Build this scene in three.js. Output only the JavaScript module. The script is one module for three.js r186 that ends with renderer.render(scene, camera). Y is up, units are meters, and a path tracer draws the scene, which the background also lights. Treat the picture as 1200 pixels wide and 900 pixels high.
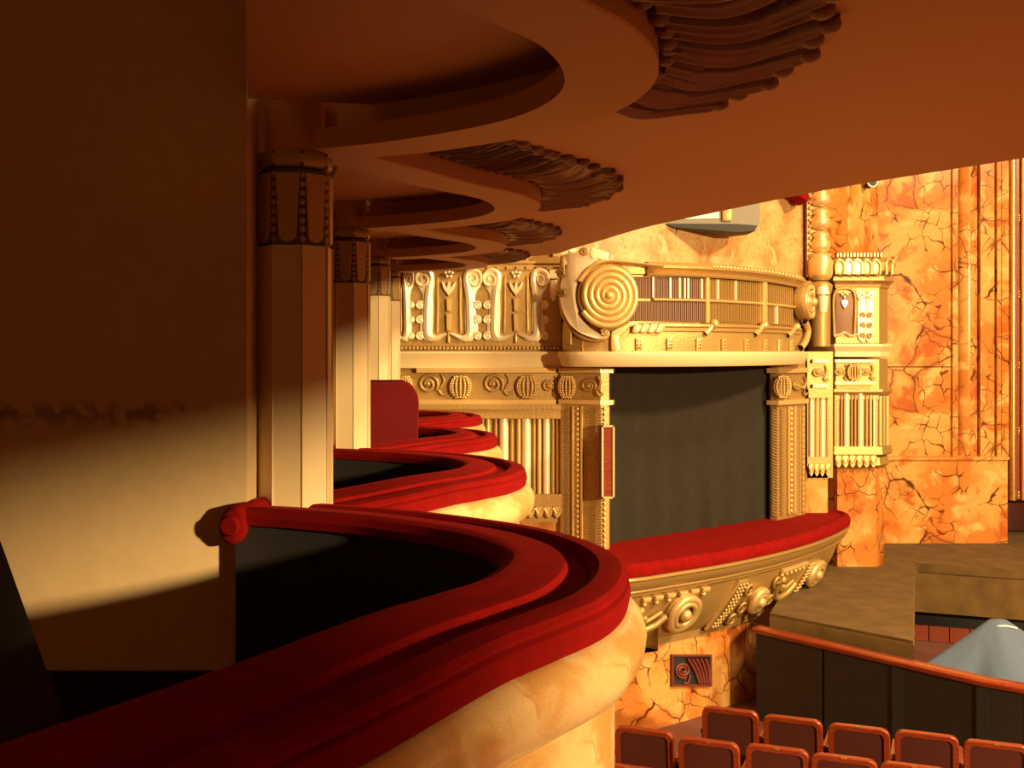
import * as THREE from 'three';
import { mergeGeometries, toCreasedNormals } from 'three/addons/utils/BufferGeometryUtils.js';
import { RectAreaLightUniformsLib } from 'three/addons/lights/RectAreaLightUniformsLib.js';

// ---------------------------------------------------------------- camera, light, exposure
const E = 4.05;                       // eye height above the stalls floor
const F = 1300, HY = 412;             // focal length and horizon row of the 1200 x 900 frame
const scene = new THREE.Scene();
scene.background = new THREE.Color(0x000000);
const camera = new THREE.PerspectiveCamera(2 * Math.atan(488 / F) * 180 / Math.PI, 1200 / 976, 0.05, 80);
camera.position.set(0, E, 0);
camera.lookAt(0, E, -10);
camera.setViewOffset(1200, 976, 0, 76, 1200, 900);
scene.add(camera);
const renderer = new THREE.WebGLRenderer({ antialias: true });
renderer.toneMapping = THREE.LinearToneMapping;
renderer.toneMappingExposure = 1.0;
renderer.shadowMap.enabled = true;
RectAreaLightUniformsLib.init();
const WARM = new THREE.Color().setRGB(1.0, 0.71, 0.34);
// [x, height above eye, depth, width, height, intensity, aim x, aim height, aim depth]
const LAMPS = [
  ['house_floodlight', 11.2, 6.2, 5.2, 1.6, 1.0, 520, 1.0, -0.6, 9.0, 'warm floodlight high on the opposite side wall'],
  ['ceiling_fill_lamp', 6.5, 7.6, 6.5, 2.4, 2.4, 50, 6.5, -4, 6.5, 'unseen square warm fill lamp added in the ceiling for the house lights'],  // second entry: unseen fill lamp, added for the light from overhead
];
// unseen spotlight aimed at the stage box, cone shaped to leave the near ledge dark: position and target as [x, height above eye, depth]
const SPOT = { at: [9.9, 1.75, -5.2], to: [0.2, -0.3, 12.3], candela: 1250, half: 27, soft: 0.16 };

// ---------------------------------------------------------------- helpers
const V3 = (x, y, z) => new THREE.Vector3(x, y, z);
const at = (px, py, d) => V3((px - 600) / F * d, E + (HY - py) / F * d, -d);
let seed = 7;
const rnd = () => { seed = (seed * 1664525 + 1013904223) >>> 0; return seed / 4294967296; };
const used = {};
function numbered(n) { const k = used[n] = (used[n] ?? -1) + 1; return k ? n + '_' + String(k).padStart(3, '0') : n; }
function clean(g) {
  g = g.index ? g.toNonIndexed() : g;
  for (const k of Object.keys(g.attributes)) if (!['position', 'normal', 'uv'].includes(k)) g.deleteAttribute(k);
  if (!g.attributes.normal) g.computeVertexNormals();
  if (!g.attributes.uv) boxUV(g);
  return g;
}
const merge = (list) => list.length === 1 ? clean(list[0]) : mergeGeometries(list.map(clean));
function boxUV(g, s = 1) {
  const p = g.attributes.position, n = g.attributes.normal, uv = new Float32Array(p.count * 2);
  for (let i = 0; i < p.count; i++) {
    const ax = Math.abs(n.getX(i)), ay = Math.abs(n.getY(i)), az = Math.abs(n.getZ(i)), x = p.getX(i), y = p.getY(i), z = p.getZ(i);
    const q = ay > ax && ay > az ? [x, z] : ax > az ? [z, y] : [x, y];
    uv[2 * i] = q[0] * s; uv[2 * i + 1] = q[1] * s;
  }
  g.setAttribute('uv', new THREE.BufferAttribute(uv, 2));
  return g;
}
const crease = (g, a = 0.6) => toCreasedNormals(g, a);
function obj(name, geos, mat, parent) {
  const m = new THREE.Mesh(Array.isArray(geos) ? merge(geos) : clean(geos), mat);
  m.castShadow = m.receiveShadow = true;
  if (parent) { m.name = name; parent.add(m); } else { m.name = numbered(name); scene.add(m); }
  return m;
}
function tag(o, label, category, group) { o.userData.label = label; o.userData.category = category; if (group) o.userData.group = group; return o; }
function thing(name, label, category, pos = V3(0, 0, 0), group) {
  const o = new THREE.Group(); o.name = numbered(name); o.position.copy(pos); scene.add(o); return tag(o, label, category, group);
}
function struct(name, geos, mat, label) {
  const m = obj(name, geos, mat); m.name = name; m.userData.kind = 'structure';
  if (label) m.userData.label = label; return m;
}
function box(x0, x1, y0, y1, z0, z1) {
  const g = new THREE.BoxGeometry(Math.abs(x1 - x0), Math.abs(y1 - y0), Math.abs(z1 - z0));
  g.translate((x0 + x1) / 2, (y0 + y1) / 2, (z0 + z1) / 2); return boxUV(g.toNonIndexed());
}
const spline = (pts, n) => new THREE.CatmullRomCurve3(pts.map(([x, d]) => V3(x, 0, -d)), false, 'centripetal').getSpacedPoints(n).map((p) => [p.x, p.z]);
const poly = (pts) => pts.map(([x, d]) => [x, -d]);
function frames(path) {
  return path.map((p, i) => {
    const a = path[Math.max(0, i - 1)], b = path[Math.min(path.length - 1, i + 1)];
    let n1 = null, n2 = null;
    const nn = (u, v) => { const l = Math.hypot(v[0] - u[0], v[1] - u[1]) || 1; return [-(v[1] - u[1]) / l, (v[0] - u[0]) / l]; };
    if (i > 0) n1 = nn(a, p); if (i < path.length - 1) n2 = nn(p, b);
    n1 = n1 || n2; n2 = n2 || n1;
    let nx = n1[0] + n2[0], nz = n1[1] + n2[1]; const l = Math.hypot(nx, nz) || 1; nx /= l; nz /= l;
    const k = 1 / Math.max(0.5, nx * n1[0] + nz * n1[1]);
    return [nx * k, nz * k];
  });
}
const offset = (path, u) => { const f = frames(path); return path.map((p, i) => [p[0] + f[i][0] * u, p[1] + f[i][1] * u]); };
// sweep a profile [[out, height], ...] along a ground path; out is to the right of travel
function sweep(path, prof, { closed = false, caps = true, ang = 0.6 } = {}) {
  const fr = frames(path), P = closed ? [...prof, prof[0]] : prof, pos = [], uv = [], idx = [];
  let s = 0; const lv = [0];
  for (let j = 1; j < P.length; j++) lv.push(lv[j - 1] + Math.hypot(P[j][0] - P[j - 1][0], P[j][1] - P[j - 1][1]));
  for (let i = 0; i < path.length; i++) {
    if (i) s += Math.hypot(path[i][0] - path[i - 1][0], path[i][1] - path[i - 1][1]);
    for (let j = 0; j < P.length; j++) { pos.push(path[i][0] + fr[i][0] * P[j][0], E + P[j][1], path[i][1] + fr[i][1] * P[j][0]); uv.push(s, lv[j]); }
  }
  const w = P.length;
  for (let i = 0; i < path.length - 1; i++) for (let j = 0; j < w - 1; j++) { const a = i * w + j; idx.push(a, a + w, a + 1, a + 1, a + w, a + w + 1); }
  if (closed && caps) {
    const tri = THREE.ShapeUtils.triangulateShape(prof.map(([a, b]) => new THREE.Vector2(a, b)), []);
    for (const t of tri) { idx.push(t[0], t[1], t[2]); const o = (path.length - 1) * w; idx.push(o + t[0], o + t[2], o + t[1]); }
  }
  const g = new THREE.BufferGeometry();
  g.setAttribute('position', new THREE.Float32BufferAttribute(pos, 3)); g.setAttribute('uv', new THREE.Float32BufferAttribute(uv, 2)); g.setIndex(idx);
  return crease(g, ang);
}
// flat slab over a ground outline, between two heights (functions of depth allowed)
function slab(outline, h0, h1) {
  const f0 = typeof h0 === 'function' ? h0 : () => h0, f1 = typeof h1 === 'function' ? h1 : () => h1;
  const c = outline.map(([x, z]) => new THREE.Vector2(x, z)); if (THREE.ShapeUtils.isClockWise(c)) c.reverse();
  const tri = THREE.ShapeUtils.triangulateShape(c, []), pos = [];
  const v = (p, f) => pos.push(p.x, E + f(-p.y), p.y);
  for (const [a, b, d] of tri) { v(c[a], f1); v(c[d], f1); v(c[b], f1); v(c[a], f0); v(c[b], f0); v(c[d], f0); }
  for (let i = 0; i < c.length; i++) { const a = c[i], b = c[(i + 1) % c.length]; v(a, f0); v(a, f1); v(b, f1); v(a, f0); v(b, f1); v(b, f0); }
  const g = new THREE.BufferGeometry(); g.setAttribute('position', new THREE.Float32BufferAttribute(pos, 3)); g.computeVertexNormals();
  return boxUV(crease(g, 0.5));
}
const sph = (p, r, a = 10, b = 8, sy = 1) => { const g = new THREE.SphereGeometry(r, a, b); if (sy !== 1) g.scale(1, sy, 1); g.translate(p.x, p.y, p.z); return g; };
function tube(pts, r, n = 24, rs = 6) { return new THREE.TubeGeometry(new THREE.CatmullRomCurve3(pts, false, 'centripetal'), n, r, rs, false); }
function cyl(p, q, r0, r1 = r0, n = 12) {
  const d = q.clone().sub(p), g = new THREE.CylinderGeometry(r1, r0, d.length(), n);
  g.applyQuaternion(new THREE.Quaternion().setFromUnitVectors(V3(0, 1, 0), d.clone().normalize()));
  g.translate((p.x + q.x) / 2, (p.y + q.y) / 2, (p.z + q.z) / 2); return g;
}
// ---- ornament on a surface: map(px, py, out) gives the point on a wall measured in frame units
const mapPlane = (d) => (px, py, o = 0) => { const p = at(px, py, d); p.z += o; return p; };
function mapCurve(path) {                                   // wall bent along a ground path
  const fr = frames(path);
  return (px, py, o = 0) => {
    const k = (px - 600) / F; let best = null;              // where the sight line of that column meets the path
    for (let i = 0; i < path.length - 1; i++) {
      const a = path[i], b = path[i + 1], fa = a[0] + k * a[1], fb = b[0] + k * b[1];
      const t = fa / (fa - fb);
      if (t >= -1e-6 && t <= 1 + 1e-6) { best = [i, t]; break; }
    }
    if (!best) { const fa = Math.abs(path[0][0] + k * path[0][1]), fb = Math.abs(path.at(-1)[0] + k * path.at(-1)[1]); best = fa < fb ? [0, 0] : [path.length - 2, 1]; }
    const [i, t] = best, L = (u, v) => u + (v - u) * t;
    const x = L(path[i][0], path[i + 1][0]), z = L(path[i][1], path[i + 1][1]), nx = L(fr[i][0], fr[i + 1][0]), nz = L(fr[i][1], fr[i + 1][1]);
    return V3(x + nx * o, E + (HY - py) / F * -z, z + nz * o);
  };
}
function relief(map, pts, o0, o1, bevel = 0.8, curved = true) {
  const sh = new THREE.Shape();
  if (curved) { const c = new THREE.SplineCurve(pts.concat([pts[0]]).map(([x, y]) => new THREE.Vector2(x, -y))); sh.setFromPoints(c.getPoints(pts.length * 4)); }
  else sh.setFromPoints(pts.map(([x, y]) => new THREE.Vector2(x, -y)));
  const g = new THREE.ExtrudeGeometry(sh, { depth: 1, steps: 1, bevelEnabled: bevel > 0, bevelSize: bevel, bevelThickness: 0.6, bevelSegments: 2, bevelOffset: -bevel });
  const p = g.attributes.position, lo = bevel > 0 ? -0.6 : 0, span = bevel > 0 ? 2.2 : 1;
  for (let i = 0; i < p.count; i++) { const q = map(p.getX(i), -p.getY(i), o0 + (o1 - o0) * (p.getZ(i) - lo) / span); p.setXYZ(i, q.x, q.y, q.z); }
  g.computeVertexNormals(); return boxUV(crease(g, 0.7));
}
const rect = (map, x0, x1, y0, y1, o0, o1, bevel = 0.5) => relief(map, [[x0, y0], [x0, y1], [x1, y1], [x1, y0]], o0, o1, bevel, false);
function ribbon(map, pts, width, o0, o1) {
  const c = new THREE.SplineCurve(pts.map(([x, y]) => new THREE.Vector2(x, y))), n = pts.length * 3, P = c.getPoints(n), pos = [], idx = [];
  for (let i = 0; i <= n; i++) {
    const a = P[Math.max(0, i - 1)], b = P[Math.min(n, i + 1)], l = Math.hypot(b.x - a.x, b.y - a.y) || 1, nx = -(b.y - a.y) / l, ny = (b.x - a.x) / l, w = width(i / n);
    for (const [k, o] of [[-1, o0], [-0.75, o1], [0, o1 + (o1 - o0) * 0.35], [0.75, o1], [1, o0]]) { const q = map(P[i].x + nx * k * w, P[i].y + ny * k * w, o); pos.push(q.x, q.y, q.z); }
  }
  for (let i = 0; i < n; i++) for (let j = 0; j < 4; j++) { const a = i * 5 + j; idx.push(a, a + 5, a + 1, a + 1, a + 5, a + 6); }
  const g = new THREE.BufferGeometry(); g.setAttribute('position', new THREE.Float32BufferAttribute(pos, 3)); g.setIndex(idx);
  return boxUV(crease(g, 0.8));
}
function spiral(cx, cy, r0, r1, turns, a0, dir = 1, n = 14) {
  const out = [], N = Math.ceil(turns * n);
  for (let i = 0; i <= N; i++) { const t = i / N, a = a0 + dir * t * turns * 2 * Math.PI, r = r0 + (r1 - r0) * t; out.push([cx + r * Math.cos(a), cy + r * Math.sin(a)]); }
  return out;
}
const tubeOn = (map, pts, r, o, n) => tube(pts.map(([x, y]) => map(x, y, o)), r, n || pts.length * 2, 6);

// ---------------------------------------------------------------- textures
function makeNoise(sd) {
  const G = 256, a = new Float32Array(G * G * 2); let s = sd;
  const r = () => { s = (s * 1664525 + 1013904223) >>> 0; return s / 4294967296; };
  for (let i = 0; i < G * G; i++) { const t = r() * 6.2832; a[2 * i] = Math.cos(t); a[2 * i + 1] = Math.sin(t); }
  return (x, y, per) => {
    const xi = Math.floor(x), yi = Math.floor(y), fx = x - xi, fy = y - yi, w = (v) => ((v % per) + per) % per;
    const x0 = w(xi), x1 = w(xi + 1), y0 = w(yi), y1 = w(yi + 1), d = (gx, gy, dx, dy) => { const k = (gy * G + gx) * 2; return a[k] * dx + a[k + 1] * dy; };
    const u = fx * fx * fx * (fx * (fx * 6 - 15) + 10), v = fy * fy * fy * (fy * (fy * 6 - 15) + 10);
    const l0 = d(x0, y0, fx, fy) * (1 - u) + d(x1, y0, fx - 1, fy) * u, l1 = d(x0, y1, fx, fy - 1) * (1 - u) + d(x1, y1, fx - 1, fy - 1) * u;
    return (l0 * (1 - v) + l1 * v) * 1.5;
  };
}
const N1 = makeNoise(11), N2 = makeNoise(29), N3 = makeNoise(53);
const fbm = (N, x, y, per, oct) => { let v = 0, a = 0.5, p = per; for (let i = 0; i < oct; i++) { v += a * N(x * p, y * p, p); a *= 0.5; p *= 2; } return v; };
const mix = (a, b, t) => [a[0] + (b[0] - a[0]) * t, a[1] + (b[1] - a[1]) * t, a[2] + (b[2] - a[2]) * t];
const ss = (a, b, x) => { const t = Math.min(1, Math.max(0, (x - a) / (b - a))); return t * t * (3 - 2 * t); };
function texture(size, fn, metres, srgb = true) {
  const d = new Uint8Array(size * size * 4);
  for (let y = 0; y < size; y++) for (let x = 0; x < size; x++) {
    const c = fn(x / size, y / size), k = (y * size + x) * 4;
    d[k] = Math.max(0, Math.min(255, c[0])); d[k + 1] = Math.max(0, Math.min(255, c[1])); d[k + 2] = Math.max(0, Math.min(255, c[2])); d[k + 3] = 255;
  }
  const t = new THREE.DataTexture(d, size, size, THREE.RGBAFormat);
  t.wrapS = t.wrapT = THREE.RepeatWrapping; t.magFilter = THREE.LinearFilter; t.minFilter = THREE.LinearMipmapLinearFilter; t.generateMipmaps = true;
  if (srgb) t.colorSpace = THREE.SRGBColorSpace;
  t.repeat.set(1 / metres, 1 / metres); t.needsUpdate = true; return t;
}
function cracks(n, sd) {                                   // distance to the joints of a periodic cell pattern
  const c = []; let q = sd; const r = () => { q = (q * 1664525 + 1013904223) >>> 0; return q / 4294967296; };
  for (let i = 0; i < n * n; i++) c.push([r(), r()]);
  return (x, y) => {
    const u = x * n, v = y * n, iu = Math.floor(u), iv = Math.floor(v); let a = 9, b = 9;
    for (let dy = -1; dy <= 1; dy++) for (let dx = -1; dx <= 1; dx++) { const gx = ((iu + dx) % n + n) % n, gy = ((iv + dy) % n + n) % n, p = c[gy * n + gx], d = Math.hypot(iu + dx + p[0] - u, iv + dy + p[1] - v); if (d < a) { b = a; a = d; } else if (d < b) b = d; }
    return (b - a) / n;
  };
}
const C1 = cracks(5, 71), C2 = cracks(13, 97);
const breccia = texture(1024, (x, y) => {
  const wx = x + 0.07 * fbm(N2, x, y, 4, 5), wy = y + 0.07 * fbm(N3, x, y, 4, 5);
  const m = fbm(N1, wx, wy, 4, 5) + 0.5, q = fbm(N3, wx, wy, 8, 5);
  let c = mix([222, 176, 112], [206, 136, 72], ss(0.35, 0.75, m)); c = mix(c, [182, 98, 48], ss(0.10, 0.42, q) * 0.8); c = mix(c, [228, 196, 140], ss(0.12, 0.4, -q));
  const gate = fbm(N3, x + 0.37, y, 4, 3), g2 = fbm(N1, x, y + 0.2, 5, 3);
  const w1 = 0.004 + 0.010 * Math.max(0, gate), v1 = (1 - ss(w1 * 0.3, w1, C1(wx, wy))) * ss(-0.12, 0.06, gate), v2 = (1 - ss(0.0012, 0.0045, C2(wx + 0.03 * q, wy + 0.02 * q))) * ss(-0.06, 0.12, g2);
  c = mix(c, [78, 44, 24], 0.92 * v1); c = mix(c, [92, 50, 28], 0.85 * v2);
  const smudge = (1 - ss(0.0, 0.05, C1(wx, wy))) * ss(0.05, 0.3, gate); c = mix(c, [150, 88, 46], 0.45 * smudge);
  const f = 1 + 0.10 * N2(x * 180, y * 180, 180); return [c[0] * f, c[1] * f, c[2] * f];
}, 3.1);
const paleMarble = texture(1024, (x, y) => {
  const wx = x + 0.12 * fbm(N3, x, y, 3, 4), wy = y + 0.12 * fbm(N1, x, y, 3, 4);
  const m = fbm(N2, wx, wy, 5, 5) + 0.5;
  let c = mix([226, 200, 148], [208, 162, 98], ss(0.4, 0.8, m));
  const v = Math.abs(fbm(N1, wx, wy, 5, 4)); c = mix(c, [192, 136, 72], (1 - ss(0.005, 0.035, v)) * 0.5 * ss(-0.1, 0.25, fbm(N3, x, y, 4, 2)));
  const f = 1 + 0.05 * N2(x * 200, y * 200, 200); return [c[0] * f, c[1] * f, c[2] * f];
}, 1.1);
const travertine = texture(1024, (x, y) => {
  const m = fbm(N2, x, y, 5, 5), q = fbm(N1, x, y * 1, 12, 4);
  let c = mix([208, 176, 124], [200, 140, 88], ss(-0.15, 0.3, m)); c = mix(c, [214, 190, 146], ss(0.1, 0.35, q));
  const holes = N3(x * 90, y * 60, 90) + 0.6 * N1(x * 30, y * 30, 30); c = mix(c, [150, 96, 48], ss(0.62, 0.8, holes) * 0.8);
  return c;
}, 2.2);
const plasterBump = texture(512, (x, y) => { const v = 128 + 110 * fbm(N1, x, y, 24, 4); return [v, v, v]; }, 0.8, false);
const velvetTex = texture(512, (x, y) => { const m = fbm(N1, x, y, 6, 5), g = N2(x * 200, y * 200, 200); const k = 1 + 0.16 * m + 0.12 * g; return [124 * k, 14 * k, 11 * k]; }, 0.7);
const woodTex = (a, b) => texture(512, (x, y) => { const g = fbm(N1, x * 1, y * 1, 4, 3), l = Math.sin((y * 26 + 3 * g) * 6.283) * 0.5 + 0.5, f = N2(x * 16, y * 220, 240); return mix(a, b, Math.min(1, Math.max(0, 0.5 * l + 0.25 * f + 0.2 + 0.4 * g))); }, 0.9);
const redWood = woodTex([150, 62, 30], [112, 40, 18]), pitWood = woodTex([176, 84, 50], [140, 56, 32]), darkWood = woodTex([40, 32, 26], [24, 20, 18]);
const carpetTex = texture(512, (x, y) => { const k = 1 + 0.25 * N2(x * 220, y * 220, 220) + 0.25 * fbm(N1, x, y, 5, 4); return [96 * k, 73 * k, 34 * k]; }, 1.3);
const clothTex = texture(512, (x, y) => { const k = 1 + 0.18 * Math.sin(x * 6.283 * 128) * Math.sin(y * 6.283 * 128) + 0.2 * fbm(N1, x, y, 5, 4); return [39 * k, 33 * k, 22 * k]; }, 0.5);

const scuffedPlaster = texture(1024, (x, y) => {           // old distemper: faint mottling and a row of hand scuffs at chair-rail height
  const m = fbm(N1, x, y, 6, 5), g = fbm(N2, x, y, 60, 3), row = Math.exp(-(((y - 0.9625 - 0.006 * fbm(N3, x, 0.3, 12, 3)) / 0.008) ** 2)) * ss(0.44, 0.5, x) * (1 - ss(0.72, 0.78, x));
  const sc = row * ss(0.0, 0.28, fbm(N3, x, y, 60, 3) + 0.14), k = 246 + 14 * m + 8 * g; return [k * (1 - 0.26 * sc), k * (1 - 0.29 * sc), k * (1 - 0.31 * sc)];
}, 4);
const M = {};
const std = (o) => new THREE.MeshStandardMaterial({ side: THREE.DoubleSide, ...o });
const phy = (o) => new THREE.MeshPhysicalMaterial({ side: THREE.DoubleSide, ...o });
const lin = (r, g, b) => new THREE.Color().setRGB(r, g, b);
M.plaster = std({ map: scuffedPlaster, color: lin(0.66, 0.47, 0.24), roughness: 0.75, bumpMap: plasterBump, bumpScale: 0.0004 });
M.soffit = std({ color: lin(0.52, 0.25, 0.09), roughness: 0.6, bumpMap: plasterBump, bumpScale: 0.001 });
M.pillar = std({ color: lin(0.66, 0.50, 0.27), roughness: 0.45, bumpMap: plasterBump, bumpScale: 0.0006 });
M.gold = std({ color: lin(0.44, 0.275, 0.09), roughness: 0.42, metalness: 0.45, bumpMap: plasterBump, bumpScale: 0.003 });
M.brightGold = std({ color: lin(0.72, 0.50, 0.20), roughness: 0.34, metalness: 0.45 });
M.silver = std({ color: lin(0.92, 0.80, 0.56), roughness: 0.38, metalness: 0.35 });
M.bronze = std({ color: lin(0.19, 0.085, 0.05), roughness: 0.36, metalness: 0.3, bumpMap: plasterBump, bumpScale: 0.003 });
M.capital = std({ color: lin(0.42, 0.27, 0.11), roughness: 0.45, metalness: 0.3, bumpMap: plasterBump, bumpScale: 0.002 });
M.capitalShade = std({ color: lin(0.10, 0.06, 0.03), roughness: 0.6 });  // capital recesses and notches: their shade is put into this darker colour
M.velvet = phy({ map: velvetTex, roughness: 0.95, specularIntensity: 0.15, sheen: 0.25, sheenColor: lin(0.6, 0.02, 0.015), sheenRoughness: 0.45 });
M.shadedCloth = std({ color: lin(0.018, 0.012, 0.011), roughness: 0.95 });  // near black: the shade inside the parapets is put into the colour
M.pale = phy({ map: paleMarble, color: lin(1.0, 0.92, 0.80), roughness: 0.28, clearcoat: 0.3, clearcoatRoughness: 0.2 });
M.breccia = phy({ map: breccia, color: lin(0.86, 0.74, 0.56), roughness: 0.16, specularIntensity: 0.7 });
M.travertine = std({ map: travertine, color: lin(0.85, 0.72, 0.60), roughness: 0.5 });
M.curtain = phy({ map: clothTex, roughness: 1.0, sheen: 0.3, sheenColor: lin(0.1, 0.08, 0.05), sheenRoughness: 0.6 });
M.carpet = std({ map: carpetTex, roughness: 1.0 });
M.redWood = phy({ map: redWood, roughness: 0.3, clearcoat: 0.5, clearcoatRoughness: 0.2 });
M.pitWood = std({ map: pitWood, roughness: 0.5 });
M.blackWood = std({ map: darkWood, roughness: 0.6 });
M.leather = phy({ color: lin(0.075, 0.016, 0.010), roughness: 0.5 });
M.black = std({ color: lin(0.012, 0.012, 0.012), roughness: 0.6 });
M.grille = std({ color: lin(0.22, 0.11, 0.06), roughness: 0.6 });
M.grilleShade = std({ color: lin(0.05, 0.03, 0.02), roughness: 0.8 });  // backing of the left bays, shade behind the bars put into the colour
M.brass = std({ color: lin(0.85, 0.60, 0.22), roughness: 0.25, metalness: 0.9 });
M.blue = std({ color: lin(0.10, 0.14, 0.235), roughness: 0.9, bumpMap: plasterBump, bumpScale: 0.002 });
M.darkRed = std({ color: lin(0.16, 0.032, 0.02), roughness: 0.5 });
M.grey = std({ color: lin(0.20, 0.18, 0.14), roughness: 0.6 });
M.white = std({ color: lin(0.85, 0.82, 0.75), roughness: 0.5 });
M.house = std({ color: lin(0.36, 0.19, 0.09), roughness: 0.8 });
M.houseFloor = std({ color: lin(0.16, 0.05, 0.03), roughness: 0.95 });

// ---------------------------------------------------------------- the room
struct('floor', box(-3.4, 12.4, -0.2, 0, -19, 9), M.houseFloor);
struct('wall_right', box(12.2, 12.5, 0, E + 8.6, -19, 9), M.house);
struct('wall_back', box(-3.4, 12.4, 0, E + 8.6, 8.8, 9.1), M.house);
struct('ceiling', box(-3.4, 12.4, E + 8.4, E + 8.7, -19, 9), M.house);
struct('wall_front', box(7.9, 12.4, 0, E + 8.6, -18.9, -18.6), M.darkRed);
struct('wall_left', box(-3.4, -3.1, 0, E + 8.6, -19, 9), M.plaster);
for (const [kind, x, h, d, w, hh, I, ax, ah, ad, label] of LAMPS) {
  const g = thing(kind, label, 'lamp', V3(x, E + h, -d));
  const to = V3(ax, E + ah, -ad).sub(g.position).normalize();
  const q = new THREE.Quaternion().setFromUnitVectors(V3(0, 0, -1), to);
  g.quaternion.copy(q);
  obj('housing', box(-w / 2 - 0.05, w / 2 + 0.05, -hh / 2 - 0.05, hh / 2 + 0.05, 0.02, 0.2), M.grey, g);
  obj('diffuser', box(-w / 2, w / 2, -hh / 2, hh / 2, 0.0, 0.02), new THREE.MeshStandardMaterial({ color: 0xffffff, emissive: WARM, emissiveIntensity: 2 }), g);
  const L = new THREE.RectAreaLight(WARM, I, w, hh); L.position.set(0, 0, -0.02); L.name = 'lamp_light'; g.add(L);
}

{
  const from = V3(SPOT.at[0], E + SPOT.at[1], -SPOT.at[2]), to = V3(SPOT.to[0], E + SPOT.to[1], -SPOT.to[2]);
  const g = thing('spotlight', 'unseen spotlight aimed at the stage, its cone shaped to leave the near ledge dark', 'spotlight', from);
  g.quaternion.setFromUnitVectors(V3(0, 0, -1), to.clone().sub(from).normalize());
  obj('can', new THREE.CylinderGeometry(0.26, 0.22, 0.5, 24, 1, true).rotateX(-Math.PI / 2).translate(0, 0, 0.26), M.black, g);
  obj('lens', new THREE.CylinderGeometry(0.22, 0.22, 0.02, 24).rotateX(Math.PI / 2).translate(0, 0, 0.05), new THREE.MeshStandardMaterial({ color: 0xffffff, emissive: WARM, emissiveIntensity: 2 }), g);
  obj('yoke', box(-0.02, 0.02, -0.02, 0.9, 0.2, 0.26), M.black, g);
  const L = new THREE.SpotLight(WARM, SPOT.candela, 0, SPOT.half * Math.PI / 180, SPOT.soft, 2); L.position.copy(from).addScaledVector(to.clone().sub(from).normalize(), 0.05); L.target.position.copy(to); L.castShadow = true; L.shadow.radius = 13; L.name = 'spot_beam';
  scene.add(L); scene.add(L.target);
}

// ---------------------------------------------------------------- the boxes (plan of one, measured for the nearest)
const PX = [-0.525, -0.735, -0.945, -1.12, -1.305], PD = [1.10, 3.75, 6.40, 9.05, 11.70];
const RAIL = [0, 0.49, 0.535, 0.578, 0.594], RING = [0.61, 0.65, 0.69, 0.75, 0.83];
const S = (d) => 0.68 + 0.025 * d;                        // soffit height above the eye
const BASE = [[-0.73, 1.28], [-0.653, 1.415], [-0.467, 1.736], [-0.272, 2.116], [-0.166, 2.275], [-0.068, 2.44], [-0.025, 2.734], [-0.122, 3.0], [-0.41, 3.27], [-0.62, 3.39], [-0.785, 3.46], [-0.875, 3.485]].map(([x, d]) => [x - PX[1], d - PD[1]]);
const plan = (i, n = 90) => spline(BASE.map(([x, d]) => [x + PX[i], d + PD[i]]), n);
const boxWords = ['', 'nearest', 'second', 'third', 'farthest'];
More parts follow.
